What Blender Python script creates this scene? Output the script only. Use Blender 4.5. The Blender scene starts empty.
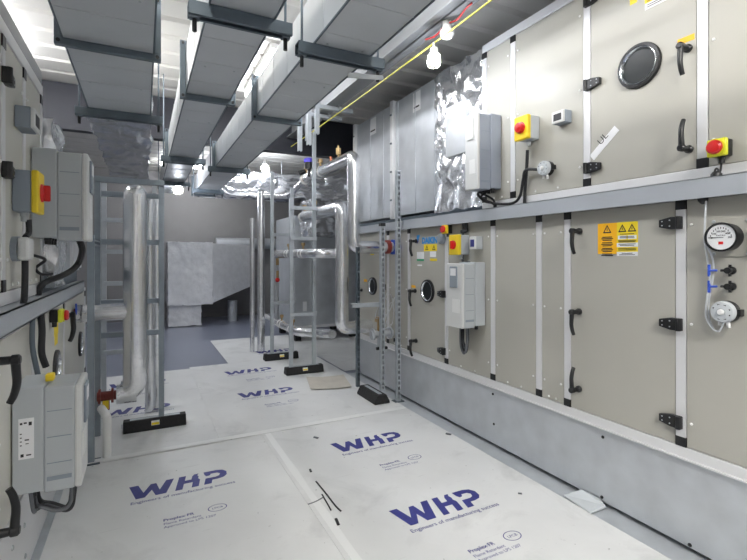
import bpy, bmesh, math, random
from mathutils import Vector, Matrix, noise
random.seed(7)
S = bpy.context.scene
COL = S.collection
# ------------------------------------------------------------------ measured camera
F, UV, VH, H = 455.0, 143.0, 257.0, 1.40
YAW = math.atan((373.5 - UV) / F)
SA, CA = math.sin(YAW), math.cos(YAW)
def at(u, v, w):
    x = (u - UV) * CA * w / F
    return Vector((x, (w - x * SA) / CA, H - (v - VH) * w / F))
def onX(u, v, X): return at(u, v, F * X / (CA * (u - UV)))
def onY(u, v, Y): return at(u, v, Y * CA / (1 - SA * (u - UV) * CA / F))
def onZ(u, v, Z): return at(u, v, F * (H - Z) / (v - VH))
cam = bpy.data.cameras.new('camera'); camo = bpy.data.objects.new('camera', cam); COL.objects.link(camo)
camo.location = (0, 0, H); camo.rotation_euler = (math.pi / 2, 0, -YAW)
cam.sensor_width = 36; cam.lens = F / 747 * 36; cam.shift_y = -(280 - VH) / 747; cam.clip_start = .02
S.camera = camo
S.view_settings.view_transform = 'Standard'; S.view_settings.look = 'None'
S.view_settings.gamma = 1; S.view_settings.use_curve_mapping = False
S.view_settings.exposure = 0.24
try: S.cycles.use_denoising = True
except Exception: pass
S.cycles.max_bounces = 10; S.cycles.diffuse_bounces = 6; S.cycles.glossy_bounces = 5; S.cycles.sample_clamp_indirect = 6

# ------------------------------------------------------------------ materials
def lin(c):
    return tuple(((x / 255) / 12.92 if x <= 10 else (((x / 255) + .055) / 1.055) ** 2.4) for x in c)
def mat(name, rgb, rough=.5, metal=0.0, var=.0, vscale=4.0, bump=0.0, bscale=30.0, emit=None, es=1.0, stretch=None, coat=0, rvar=0.0, spec=None):
    m = bpy.data.materials.new(name); m.use_nodes = True
    nt = m.node_tree; b = nt.nodes['Principled BSDF']
    c = lin(rgb)
    b.inputs['Base Color'].default_value = (*c, 1); b.inputs['Roughness'].default_value = rough; b.inputs['Metallic'].default_value = metal
    if spec is not None: b.inputs['Specular IOR Level'].default_value = spec
    if coat: b.inputs['Coat Weight'].default_value = coat
    tc = nt.nodes.new('ShaderNodeTexCoord'); mp = nt.nodes.new('ShaderNodeMapping')
    nt.links.new(tc.outputs['Object'], mp.inputs[0])
    if stretch: mp.inputs['Scale'].default_value = stretch
    if var or rvar:
        n = nt.nodes.new('ShaderNodeTexNoise'); n.inputs['Scale'].default_value = vscale; n.inputs['Detail'].default_value = 6
        nt.links.new(mp.outputs[0], n.inputs['Vector'])
        if var:
            r = nt.nodes.new('ShaderNodeValToRGB')
            r.color_ramp.elements[0].position = .3; r.color_ramp.elements[1].position = .7
            r.color_ramp.elements[0].color = (*[x * (1 - var) for x in c], 1); r.color_ramp.elements[1].color = (*[min(1, x * (1 + var)) for x in c], 1)
            nt.links.new(n.outputs['Fac'], r.inputs[0]); nt.links.new(r.outputs[0], b.inputs['Base Color'])
        if rvar:
            q = nt.nodes.new('ShaderNodeMapRange'); q.inputs['From Min'].default_value = .3; q.inputs['From Max'].default_value = .7
            q.inputs['To Min'].default_value = max(.02, rough - rvar); q.inputs['To Max'].default_value = rough + rvar
            nt.links.new(n.outputs['Fac'], q.inputs[0]); nt.links.new(q.outputs[0], b.inputs['Roughness'])
    if bump:
        n2 = nt.nodes.new('ShaderNodeTexNoise'); n2.inputs['Scale'].default_value = bscale; n2.inputs['Detail'].default_value = 5
        n2.inputs['Distortion'].default_value = .6
        bp = nt.nodes.new('ShaderNodeBump'); bp.inputs['Strength'].default_value = bump; bp.inputs['Distance'].default_value = .02
        nt.links.new(mp.outputs[0], n2.inputs['Vector']); nt.links.new(n2.outputs['Fac'], bp.inputs['Height']); nt.links.new(bp.outputs[0], b.inputs['Normal'])
    if emit:
        b.inputs['Emission Color'].default_value = (*lin(emit), 1); b.inputs['Emission Strength'].default_value = es
    return m
def sheet_mat():
    m = mat('twinwall_sheet', (222, 223, 222), .42, var=.07, vscale=1.6, bump=.0)
    nt = m.node_tree; b = nt.nodes['Principled BSDF']
    tc = nt.nodes.new('ShaderNodeTexCoord')
    def noise(sc, det=8, rough=.7, dist=0, stretch=None):
        n = nt.nodes.new('ShaderNodeTexNoise'); n.inputs['Scale'].default_value = sc; n.inputs['Detail'].default_value = det
        n.inputs['Roughness'].default_value = rough; n.inputs['Distortion'].default_value = dist
        if stretch:
            mp = nt.nodes.new('ShaderNodeMapping'); mp.inputs['Scale'].default_value = stretch; mp.inputs['Rotation'].default_value = (0, 0, .5)
            nt.links.new(tc.outputs['Object'], mp.inputs[0]); nt.links.new(mp.outputs[0], n.inputs['Vector'])
        else: nt.links.new(tc.outputs['Object'], n.inputs['Vector'])
        return n
    src = b.inputs['Base Color'].links[0].from_socket
    for n, lo, hi, k, c in ((noise(9, 9, .75), .63, .78, .55, (120, 118, 112)), (noise(2.4, 6, .65, .8), .52, .74, .30, (150, 150, 148)), (noise(7, 6, .6, 0, (.6, 9, 1)), .66, .74, .35, (120, 120, 120)), (noise(34, 3, .5), .73, .77, .6, (96, 92, 88))):
        r = nt.nodes.new('ShaderNodeMapRange'); r.inputs['From Min'].default_value = lo; r.inputs['From Max'].default_value = hi; r.inputs['To Max'].default_value = k
        nt.links.new(n.outputs['Fac'], r.inputs[0])
        mx = nt.nodes.new('ShaderNodeMix'); mx.data_type = 'RGBA'; nt.links.new(r.outputs[0], mx.inputs['Factor'])
        nt.links.new(src, mx.inputs['A']); mx.inputs['B'].default_value = (*lin(c), 1); src = mx.outputs['Result']
    nt.links.new(src, b.inputs['Base Color'])
    n = noise(3.2, 3, .5, .5); bp = nt.nodes.new('ShaderNodeBump'); bp.inputs['Strength'].default_value = .35; bp.inputs['Distance'].default_value = .03
    nt.links.new(n.outputs['Fac'], bp.inputs['Height']); nt.links.new(bp.outputs[0], b.inputs['Normal'])
    return m
M = dict(
    beige=mat('beige_panel', (177, 175, 166), .42, var=.02, vscale=2, bump=.015, bscale=220),
    cream=mat('lit_beige_panel', (204, 202, 193), .42, var=.02, vscale=2),  # beige panel with its brighter lighting put into the colour
    alu=mat('anodised_frame', (226, 226, 227), .4, .2),
    galv=mat('galvanised_sheet', (196, 200, 204), .42, .45, var=.08, vscale=7, bump=.03, bscale=3, rvar=.08),
    galvdark=mat('galvanised_flange', (98, 109, 117), .45, .4, var=.1, vscale=9),
    duct=mat('duct_sheet', (206, 209, 211), .42, .4, var=.06, vscale=3, bump=.02, bscale=2, rvar=.08),
    strut=mat('zinc_strut', (182, 188, 193), .42, .4, var=.08, vscale=14),
    strutdark=mat('darker_strut', (146, 156, 164), .42, .4, var=.08, vscale=14),  # strut colour in a darker tone
    beam=mat('painted_beam', (176, 181, 187), .5, .15, var=.03),
    steel=mat('roof_steel', (128, 130, 132), .5, .1, var=.05),
    foil=mat('foil_lagging', (236, 237, 239), .24, .92, var=.05, vscale=8, bump=.22, bscale=7),
    crinkle=mat('crinkled_foil', (236, 238, 241), .26, .88, bump=.55, bscale=5, var=.06, vscale=5),
    quilt=mat('foil_quilt', (230, 231, 233), .45, .25, bump=.4, bscale=16, var=.06, vscale=10),
    black=mat('black_plastic', (24, 25, 27), .38),
    rubber=mat('recycled_rubber', (36, 36, 37), .75, var=.25, vscale=60, bump=.4, bscale=160),
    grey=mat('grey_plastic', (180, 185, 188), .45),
    slate=mat('shaded_grey_plastic', (146, 153, 164), .45),  # grey plastic with bluish shade put into the colour
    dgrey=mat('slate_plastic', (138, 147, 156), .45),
    lgrey=mat('pale_plastic', (214, 215, 213), .42),
    clear=mat('clear_cover', (205, 210, 213), .12, .1),
    yellow=mat('yellow_plastic', (236, 205, 40), .4),
    lime=mat('lime_plastic', (222, 222, 50), .4),
    orange=mat('amber_sticker', (247, 184, 28), .5),
    ysticker=mat('yellow_sticker', (240, 212, 40), .5),
    red=mat('red_plastic', (196, 30, 30), .35),
    rust=mat('red_oxide_valve', (120, 46, 38), .5),
    white=mat('white_plastic', (232, 232, 230), .4),
    paper=mat('paper_label', (236, 237, 238), .6),
    ink=mat('dark_ink', (40, 40, 44), .6),
    navyink=mat('navy_print', (52, 56, 128), .55, var=.12, vscale=40),
    blueink=mat('blue_print', (40, 140, 210), .5),
    greenink=mat('green_print', (60, 170, 120), .5),
    blue=mat('blue_plastic', (48, 84, 190), .4),
    purple=mat('purple_plastic', (70, 60, 190), .4),
    brass=mat('brass', (186, 158, 112), .35, .6),
    chrome=mat('chrome', (206, 210, 214), .16, 1.0),
    glass=mat('dark_glass', (34, 38, 40), .3, 0, spec=.25),
    pvc=mat('white_pipe', (235, 235, 232), .35),
    cable=mat('black_cable', (30, 31, 34), .45),
    gcable=mat('grey_cable', (96, 99, 104), .45),
    ycable=mat('yellow_cable', (206, 200, 84), .45),
    cagewire=mat('pale_wire', (206, 204, 170), .4),
    rcable=mat('red_cable', (190, 40, 40), .45),
    tubing=mat('clear_tube', (205, 209, 212), .2),
    copper=mat('copper', (196, 120, 90), .3, .9),
    paint=mat('floor_paint', (128, 134, 150), .28, var=.03, vscale=.8),
    wall=mat('grey_wall', (138, 137, 137), .7, var=.04),
    navy=mat('dark_cladding', (38, 40, 49), .55, var=.05),
    roof=mat('roof_sheet', (212, 210, 205), .5),
    dark=mat('shadow_core', (52, 54, 55), .7),
    sheet=sheet_mat(),
    tape=mat('pale_tape', (232, 233, 232), .3),
    sheetold=mat('worn_sheet', (206, 200, 188), .5, var=.08, vscale=6),
    lamp=mat('lamp_glow', (255, 255, 255), .4, emit=(238, 244, 255), es=270),
    tube=mat('tube_glow', (255, 255, 255), .4, emit=(255, 252, 246), es=24),
    rear=mat('rear_fill_glow', (255, 255, 255), .4, emit=(255, 252, 247), es=235),  # glow of the fill battens added behind the camera
    side=mat('side_fill_glow', (255, 255, 255), .4, emit=(250, 251, 255), es=42),  # glow of the hidden battens added over the third duct
    farfill=mat('far_fill_glow', (255, 255, 255), .4, emit=(250, 251, 255), es=60),  # glow of further unseen battens added as fill
    farlamp=mat('far_lamp_glow', (255, 255, 255), .4, emit=(240, 245, 255), es=200),
)
# ------------------------------------------------------------------ geometry helpers
class MB:
    def __init__(s): s.v = []; s.f = []; s.smooth = []
    def add(s, vs, fs, sm=False):
        o = len(s.v); s.v += [Vector(p) for p in vs]
        for f in fs: s.f.append([i + o for i in f]); s.smooth.append(sm)
        return s
    def box(s, x0, x1, y0, y1, z0, z1):
        x0, x1 = sorted((x0, x1)); y0, y1 = sorted((y0, y1)); z0, z1 = sorted((z0, z1))
        vs = [(x, y, z) for x in (x0, x1) for y in (y0, y1) for z in (z0, z1)]
        return s.add(vs, [(0, 1, 3, 2), (4, 6, 7, 5), (0, 4, 5, 1), (2, 3, 7, 6), (0, 2, 6, 4), (1, 5, 7, 3)])
    def obox(s, c, a, b, d):   # centre and three half-axis vectors
        c = Vector(c); a = Vector(a); b = Vector(b); d = Vector(d)
        if a.cross(b).dot(d) < 0: d = -d
        vs = [c + i * a + j * b + k * d for i in (-1, 1) for j in (-1, 1) for k in (-1, 1)]
        return s.add(vs, [(0, 1, 3, 2), (4, 6, 7, 5), (0, 4, 5, 1), (2, 3, 7, 6), (0, 2, 6, 4), (1, 5, 7, 3)])
    def prism(s, poly, off):   # closed 3D polygon swept by an offset
        n = len(poly); P = [Vector(p) for p in poly]; off = Vector(off)
        nrm = Vector((0, 0, 0))
        for i in range(n): nrm += P[i].cross(P[(i + 1) % n])
        if nrm.dot(off) > 0: P.reverse()
        vs = P + [p + off for p in P]
        fs = [list(range(n)), list(range(2 * n - 1, n - 1, -1))] + [[(i + 1) % n, i, i + n, (i + 1) % n + n] for i in range(n)]
        return s.add(vs, fs)
    def cyl(s, p0, p1, r, r1=None, n=16):
        p0 = Vector(p0); p1 = Vector(p1); r1 = r if r1 is None else r1
        d = (p1 - p0).normalized(); a = d.orthogonal().normalized(); b = d.cross(a)
        vs = []
        for p, rr in ((p0, r), (p1, r1)):
            vs += [p + rr * (math.cos(2 * math.pi * i / n) * a + math.sin(2 * math.pi * i / n) * b) for i in range(n)]
        s.add(vs, [(i, (i + 1) % n, (i + 1) % n + n, i + n) for i in range(n)], True)
        return s.add(vs, [list(range(n - 1, -1, -1)), list(range(n, 2 * n))])
    def lathe(s, p, d, prof, n=24):   # prof: (radius, distance along d)
        p = Vector(p); d = Vector(d).normalized(); a = d.orthogonal().normalized(); b = d.cross(a)
        vs = []
        for r, t in prof:
            vs += [p + d * t + r * (math.cos(2 * math.pi * i / n) * a + math.sin(2 * math.pi * i / n) * b) for i in range(n)]
        fs = []
        for k in range(len(prof) - 1):
            fs += [(k * n + i, k * n + (i + 1) % n, (k + 1) * n + (i + 1) % n, (k + 1) * n + i) for i in range(n)]
        s.add(vs, fs, True)
        m = len(prof)
        return s.add(vs[:n] + vs[-n:], [list(range(n - 1, -1, -1)), list(range(n, 2 * n))])
    def tube(s, pts, r, n=10, rf=None):
        P = [Vector(p) for p in pts]; m = len(P)
        T = []
        for i in range(m):
            t = P[min(i + 1, m - 1)] - P[max(i - 1, 0)]
            T.append(t.normalized())
        a = T[0].orthogonal().normalized(); vs = []
        for i in range(m):
            a = (a - T[i] * a.dot(T[i])).normalized(); b = T[i].cross(a)
            k = 1.0
            if 0 < i < m - 1:
                e = (P[i] - P[i - 1]).normalized().dot(T[i]); k = 1 / max(.5, e)
            rr = (rf(i) if rf else r)
            vs += [P[i] + rr * (math.cos(2 * math.pi * j / n) * a + math.sin(2 * math.pi * j / n) * b) for j in range(n)]
        fs = []
        for i in range(m - 1):
            fs += [(i * n + j, i * n + (j + 1) % n, (i + 1) * n + (j + 1) % n, (i + 1) * n + j) for j in range(n)]
        s.add(vs, fs, True)
        return s.add(vs[:n] + vs[-n:], [list(range(n - 1, -1, -1)), list(range(n, 2 * n))])
    def ball(s, c, r, n=14, sc=(1, 1, 1)):
        c = Vector(c); vs = []; fs = []; m = n // 2
        for i in range(m + 1):
            th = math.pi * i / m
            for j in range(n):
                ph = 2 * math.pi * j / n
                vs.append(c + Vector((r * sc[0] * math.sin(th) * math.cos(ph), r * sc[1] * math.sin(th) * math.sin(ph), r * sc[2] * math.cos(th))))
        for i in range(m):
            fs += [(i * n + j, (i + 1) * n + j, (i + 1) * n + (j + 1) % n, i * n + (j + 1) % n) for j in range(n)]
        return s.add(vs, fs, True)
def spline(pts, k=8):
    P = [Vector(p) for p in pts]; P = [2 * P[0] - P[1]] + P + [2 * P[-1] - P[-2]]; out = []
    for i in range(1, len(P) - 2):
        a, b, c, d = P[i - 1:i + 3]
        for j in range(k):
            t = j / k
            out.append(.5 * ((2 * b) + (c - a) * t + (2 * a - 5 * b + 4 * c - d) * t * t + (3 * b - a - 3 * c + d) * t ** 3))
    out.append(P[-2]); return out
def fillet(pts, rad, k=6):
    P = [Vector(p) for p in pts]; out = [P[0]]
    for i in range(1, len(P) - 1):
        a = (P[i - 1] - P[i]).normalized(); b = (P[i + 1] - P[i]).normalized()
        p, q = P[i] + a * rad, P[i] + b * rad
        for j in range(k + 1):
            t = j / k; out.append((1 - t) ** 2 * p + 2 * t * (1 - t) * P[i] + t * t * q)
    out.append(P[-1]); return out
WL = {}
def obj(name, mb, m, parent=None, bevel=0, label=None, base=None):
    me = bpy.data.meshes.new(name)
    if parent is not None: org = WL[parent.name]
    elif base is not None: org = Vector(base)
    else:
        xs = [p.x for p in mb.v]; ys = [p.y for p in mb.v]; zs = [p.z for p in mb.v]
        org = Vector(((min(xs) + max(xs)) / 2, (min(ys) + max(ys)) / 2, min(zs)))
    me.from_pydata([p - org for p in mb.v], [], mb.f); me.update()
    me.polygons.foreach_set('use_smooth', mb.smooth)
    if any(mb.smooth): me.set_sharp_from_angle(angle=math.radians(38))
    me.materials.append(M[m] if isinstance(m, str) else m)
    o = bpy.data.objects.new(name, me); COL.objects.link(o)
    WL[o.name] = org
    if parent is not None: o.parent = parent
    else: o.location = org
    if bevel:
        b = o.modifiers.new('bevel', 'BEVEL'); b.width = bevel; b.segments = 2; b.limit_method = 'ANGLE'; b.angle_limit = math.radians(40)
    if label: o['label'] = label
    return o
def tag(o, label, cat, group=None, kind=None):
    o['label'] = label; o['category'] = cat
    if group: o['group'] = group
    if kind: o['kind'] = kind
    return o
def thing(name, label, cat, loc, group=None):
    o = bpy.data.objects.new(name, None); COL.objects.link(o); o.location = loc; o.empty_display_size = .05
    WL[o.name] = Vector(loc); return tag(o, label, cat, group)
def struct(name, mb, m, parent=None):
    o = obj(name, mb, m, parent, base=(0, 0, 0) if parent is None else None)
    if parent is None: o['kind'] = 'structure'
    return o
_tc = {}
def text(mb, s, size, o, ex, ey, bold=0.0, align='LEFT', lift=0.0):
    key = (s, bold, align)
    if key not in _tc:
        cu = bpy.data.curves.new('t', 'FONT'); cu.body = s; cu.size = 1; cu.offset = bold; cu.align_x = align; cu.resolution_u = 3
        t = bpy.data.objects.new('t', cu); COL.objects.link(t)
        dg = bpy.context.evaluated_depsgraph_get(); dg.update()
        me = bpy.data.meshes.new_from_object(t.evaluated_get(dg))
        _tc[key] = ([tuple(v.co) for v in me.vertices], [list(p.vertices) for p in me.polygons])
        bpy.data.objects.remove(t); bpy.data.curves.remove(cu); bpy.data.meshes.remove(me)
    vs, fs = _tc[key]; o = Vector(o); ex = Vector(ex).normalized(); ey = Vector(ey).normalized()
    n = ex.cross(ey).normalized() * lift
    mb.add([o + n + ex * (x * size) + ey * (y * size) for x, y, z in vs], fs)
def poly2(mb, pts, o, ex, ey, lift=0.0):
    o = Vector(o); ex = Vector(ex); ey = Vector(ey); n = ex.cross(ey).normalized() * lift
    bm = bmesh.new(); vs = [bm.verts.new((x, y, 0)) for x, y in pts]; bm.faces.new(vs)
    bmesh.ops.triangulate(bm, faces=bm.faces[:]); bm.verts.index_update()
    co = [o + n + ex * v.co.x + ey * v.co.y for v in bm.verts]
    fs = []
    for f in bm.faces:
        i = [v.index for v in f.verts]
        if f.normal.z < 0: i.reverse()
        fs.append(i)
    mb.add(co, fs); bm.free()
# C-section channel from p0 to p1, open side facing `face`, plated shut when slotted
def strut(mb, p0, p1, face, wd=.041, dp=.041, t=.0025, slots=False):
    p0 = Vector(p0); p1 = Vector(p1); d = p1 - p0; L = d.length; d.normalize(); f = Vector(face).normalized(); s = d.cross(f).normalized()
    c = (p0 + p1) / 2; hl = d * L / 2
    for k in (-1, 1):
        mb.obox(c + s * k * (wd / 2 - t / 2), hl, s * t / 2, f * dp / 2)
        mb.obox(c + s * k * (wd / 2 - t / 2 - .005) + f * (dp / 2 - t / 2), hl, s * .0045, f * t / 2)
    bk = c - f * (dp / 2 - t / 2)
    if not slots: mb.obox(bk, hl, s * (wd / 2 - t), f * t / 2)
    else:
        sw = .0095
        mb.obox(c + f * (dp / 2 - t / 2), hl, s * (wd / 2 - .002), f * t / 2)  # plate added over the open side so the slots go dark
        for k in (-1, 1):
            mb.obox(bk + s * k * (sw + (wd / 2 - t - sw) / 2), hl, s * (wd / 2 - t - sw) / 2, f * t / 2)
        n = max(1, int(L / .05))
        for i in range(n + 1):
            q = p0 + d * min(L - .011, max(.011, i * L / n)) - f * (dp / 2 - t / 2)
            mb.obox(q, d * .009, s * sw, f * t / 2)
class Face:   # vertical casing face; d is the distance out into the corridor
    def __init__(s, X, sg): s.X = X; s.s = sg; s.n = Vector((-sg, 0, 0)); s.ex = Vector((0, -sg, 0)); s.ez = Vector((0, 0, 1))
    def p(s, y, z, d=0): return Vector((s.X - s.s * d, y, z))
    def uv(s, u, v, d=0):
        q = onX(u, v, s.X - s.s * d); return q.y, q.z
    def box(s, mb, y0, y1, z0, z1, d0, d1): return mb.box(s.X - s.s * d0, s.X - s.s * d1, y0, y1, z0, z1)
XR, XL = 2.30, -0.46
R = Face(XR, 1); L = Face(XL, -1)

# ------------------------------------------------------------------ the setting
ROOF = 3.30; YB = 11.2
mb = MB(); mb.box(-2.2, 4.0, -3, YB + .2, -.12, 0); struct('floor', mb, 'paint')
mb = MB()
y = -3.0; prof = []
while y < YB + .3:
    prof += [(y, 0), (y + .025, .03), (y + .055, .03), (y + .08, 0)]; y += .33
vs = []; fs = []
for i, (yy, dz) in enumerate(prof): vs += [(-2.2, yy, ROOF + dz), (4.0, yy, ROOF + dz)]
for i in range(len(prof) - 1): fs.append((2 * i, 2 * i + 2, 2 * i + 3, 2 * i + 1))
mb.add(vs, fs); mb.box(-2.2, 4.0, -3, YB + .2, ROOF + .06, ROOF + .12)
struct('ceiling', mb, 'roof')
mb = MB(); mb.box(-2.2, 4.0, YB, YB + .15, 0, ROOF + .05); struct('wall_back', mb, 'wall')
mb = MB(); mb.box(-2.35, -2.2, -3, YB + .15, 0, ROOF + .05); struct('wall_left', mb, 'wall')
mb = MB(); mb.box(4.0, 4.15, -3, YB + .15, 0, ROOF + .05); struct('wall_right', mb, 'wall')
mb = MB(); mb.box(-2.2, 4.0, -3.15, -3, 0, ROOF + .05); struct('wall_front', mb, 'wall')
mb = MB(); mb.box(-2.2, 4.0, 5.95, 6.07, 2.80, ROOF); struct('wall_bulkhead', mb, 'navy')

# steel roof beam along the room
mb = MB(); bx0, bx1, bz = 1.71, 1.86, 2.99
mb.box(bx0, bx1, -2.9, 5.94, bz, bz + .014); mb.box(bx0, bx1, -2.9, 5.94, 3.28, 3.297); mb.box(1.779, 1.791, -2.9, 5.94, bz, 3.29)
tag(obj('roof_beam', mb, 'steel'), 'grey steel I beam under the roof along the yellow cable', 'beam')

# ------------------------------------------------------------------ floor sheets with their printing
W_ = [(0, 1), (.20, 1), (.27, .42), (.42, .95), (.60, .95), (.66, .42), (.80, 1), (1.0, 1), (.76, 0), (.56, 0), (.50, .50), (.32, 0), (.12, 0)]
def logo(mb, cx, cy, z, wd=.56, hh=.17):
    ex = Vector((1, 0, 0)); ey = Vector((0, 1, 0)); o = Vector((cx - wd / 2, cy - hh / 2, z))
    def g(pts, ox, w, sh=0.0):
        poly2(mb, [((ox + x * w + 0 * y) * wd, y * hh) for x, y in pts], o, ex, ey)
    W2 = [(0, 1), (.21, 1), (.33, .36), (.50, .92), (.63, .92), (.70, .36), (.87, 1), (1.06, 1), (.84, 0), (.60, 0), (.52, .46), (.36, 0), (.16, 0)]
    g(W2, 0, .42)
    H2 = [(.15, 1), (.40, 1), (.325, .63), (.56, .63), (.61, .86), (.70, 1.0), (.86, 1.0), (.80, .88), (.84, .76), (.80, .63), (.86, .50), (.76, 0), (.51, 0), (.59, .40), (.275, .40), (.195, 0), (-.055, 0)]
    g(H2, .455, .29)
    Pp = [(.08, 1), (.60, 1), (.86, .93), (1.0, .74), (.97, .48), (.82, .32), (.56, .26), (.34, .26), (.28, 0), (-.02, 0), (.10, .46), (.50, .46), (.66, .52), (.72, .66), (.62, .77), (.36, .78), (.30, .66), (.16, .64), (.10, .76)]
    g(Pp, .735, .265)
def smalltext(mb, cx, cy, z):
    ex = (1, 0, 0); ey = (0, 1, 0)
    text(mb, 'Proplex·FR', .034, (cx - .16, cy, z), ex, ey, .02)
    text(mb, 'Flame Retardant', .028, (cx - .16, cy - .036, z), ex, ey)
    text(mb, 'Approved to LPS 1207', .028, (cx - .16, cy - .068, z), ex, ey)
def ovalmark(mb, cx, cy, z):
    text(mb, 'LPCB', .026, (cx + .115, cy + .025, z), (1, 0, 0), (0, 1, 0), 0, 'CENTER')
    n = 28
    for i in range(n):   # ring of the oval mark
        a0, a1 = 2 * math.pi * i / n, 2 * math.pi * (i + 1) / n
        pts = [(cx + .115 + r * math.cos(a), cy + .034 + .72 * r * math.sin(a), z) for r, a in ((.046, a0), (.051, a0), (.051, a1), (.046, a1))]
        mb.add(pts, [(0, 1, 2, 3)])
def tagline(mb, cx, cy, z):
    text(mb, 'Engineers of manufacturing success', .0405, (cx - .27, cy - .142, z), (1, 0, 0), (0, 1, 0), .006)
def sheet(x0, x1, y0, y1, z, logos, label, wav=.002):
    t = thing('floor_protection_sheet', label, 'floor sheet', ((x0 + x1) / 2, (y0 + y1) / 2, 0), 'printed sheets laid over the floor')
    mb = MB(); nx, ny = 14, 26; top = []
    def hz(x, y): return z + .0032 + (wav * noise.noise(Vector((x * 2.2, y * 1.7, z * 50))) if 0 else 0)
    mb.box(x0, x1, y0, y1, z, z + .0032)
    obj('sheet_body', mb, 'sheet', t)
    for lx, ly in logos:
        m2 = MB(); logo(m2, lx, ly, z + .0042); obj('printed_logo', m2, 'navyink', t)
        m3 = MB(); tagline(m3, lx, ly, z + .0042); obj('printed_tagline', m3, 'navyink', t); m3 = MB(); smalltext(m3, lx + .05, ly - .40, z + .0042); obj('printed_text', m3, 'navyink', t); m3 = MB(); ovalmark(m3, lx + .05, ly - .42, z + .0042); obj('oval_mark', m3, 'navyink', t)
    return t
sheet(-.44, .87, 1.0, 3.62, .0005, [(.205, 3.04), (.205, 2.03)], 'white printed floor sheet in front of the low grey inverter with the cable loops')
sheet(.83, 2.17, .95, 3.64, .0045, [(1.52, 3.08), (1.48, 2.10), (1.48, 1.18)], 'white printed floor sheet with black scuff scraps beside the galvanised plinth')
sheet(-.62, .55, 3.58, 6.1, .0045, [(-.05, 4.68), (-.05, 5.64)], 'white printed floor sheet under the lagged riser and its long black foot')
sheet(.52, 1.72, 3.58, 6.15, .009, [(1.13, 4.66), (1.15, 5.63)], 'white printed floor sheet in the middle, bordering the bare blue-grey floor')
sheet(1.70, 2.175, 3.66, 6.2, .0045, [], 'white floor sheet strip behind the short black foot by the slotted post')
sheet(1.0, 3.5, 6.1, 8.0, .0005, [(1.75, 6.7)], 'farthest white floor sheet around the slim vertical pipes')
for x0, x1, y0, y1, z, lab in ((.855, .90, .98, 3.62, .0085, 'long strip of pale tape along the joint between the two near sheets'), (-.42, 2.16, 3.585, 3.645, .013, 'strip of pale tape across the floor sheets in front of the black feet')):
    mb = MB(); n = 40
    for i in range(n):
        a, b = i / n, (i + 1) / n
        def q(t, k):
            w = .006 * noise.noise(Vector((t * 9, k * 5, x0)))
            return (x0 + (x1 - x0) * k + w, y0 + (y1 - y0) * t, z) if y1 - y0 > x1 - x0 else (x0 + (x1 - x0) * t, y0 + (y1 - y0) * k + w, z)
        vs = [q(a, 0), q(b, 0), q(b, 1), q(a, 1)]
        if y1 - y0 > x1 - x0: vs.reverse()
        mb.add(vs, [(0, 1, 2, 3)])
    o = obj('joint_tape', mb, 'tape'); sd = o.modifiers.new('s', 'SOLIDIFY'); sd.thickness = .0006
    tag(o, lab, 'tape')
sheet(2.20, 3.4, 5.12, 6.15, .0045, [], 'white floor sheet beyond the end of the galvanised plinth')
# torn offcut curling by the middle stands
c = onZ(328, 382, .02); mb = MB(); vs = []; fs = []
for i in range(9):
    for j in range(7):
        a, b = i / 8 - .5, j / 6 - .5
        vs.append((c.x + a * .42 + b * .12, c.y + b * .5 - a * .1, .0145 + .018 * max(0, abs(a) * 2 - .35) + .012 * max(0, -b)))
for i in range(8):
    for j in range(6): fs.append((i * 7 + j, (i + 1) * 7 + j, (i + 1) * 7 + j + 1, i * 7 + j + 1))
mb.add(vs, fs); o = obj('sheet_offcut', mb, 'sheetold'); sd = o.modifiers.new('s', 'SOLIDIFY'); sd.thickness = .002
tag(o, 'worn cream offcut of sheet curling up beside the middle black feet', 'offcut')
# scraps
def scrap(name, pts, r, m, label, cat='scrap'):
    mb = MB(); mb.tube(spline([(p.x, p.y, .0088 + r * .55) for p in pts], 4), r, 6, rf=None)
    for p in mb.v: p.z = .0082 + max(0, (p.z - .0082)) * .55
    tag(obj(name, mb, m), label, cat, 'scraps on the floor sheets')
scrap('sealant_scrap', [onZ(316, 483, 0), onZ(325, 494, 0), onZ(335, 507, 0), onZ(341, 513, 0)], .0055, 'rubber', 'longest black sealant strip lying diagonally on the floor sheet')
scrap('sealant_scrap', [onZ(322, 496, 0), onZ(326, 503, 0), onZ(331, 512, 0)], .005, 'rubber', 'short dark sealant strip beside the longest strip on the floor')
scrap('sealant_scrap', [onZ(308, 506, 0), onZ(316, 503, 0), onZ(323, 499, 0)], .004, 'gcable', 'thin grey scrap crossing toward the dark sealant strips')
scrap('sealant_scrap', [onZ(336, 521, 0), onZ(338.5, 527, 0)], .009, 'rubber', 'small black blob of scrap nearest the camera below the strips')
scrap('sealant_scrap', [onZ(310, 471, 0), onZ(311, 473.5, 0)], .008, 'black', 'round black crumb of scrap above the long sealant strip')
scrap('sealant_scrap', [onZ(314, 438.5, 0), onZ(318, 439.5, 0)], .010, 'gcable', 'grey flat scrap near the joint of the floor sheets')
scrap('sealant_scrap', [onZ(446, 435, 0), onZ(451, 436, 0)], .011, 'gcable', 'grey scrap above the second logo close to the plinth')
scrap('sealant_scrap', [onZ(518, 495, 0), onZ(522, 495.5, 0)], .007, 'gcable', 'small grey scrap between the largest logo and the plinth')
c = onZ(592, 500, .01); mb = MB()
mb.prism([(2.16, c.y - .09, .008), (2.29, c.y - .09, .008), (2.292, c.y - .05, .03), (2.292, c.y + .07, .03), (2.18, c.y + .10, .008)], (0, 0, .012))
tag(obj('tape_patch', mb, 'clear', bevel=.004), 'crumpled clear plastic patch stuck where sheet meets plinth', 'tape')

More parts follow.
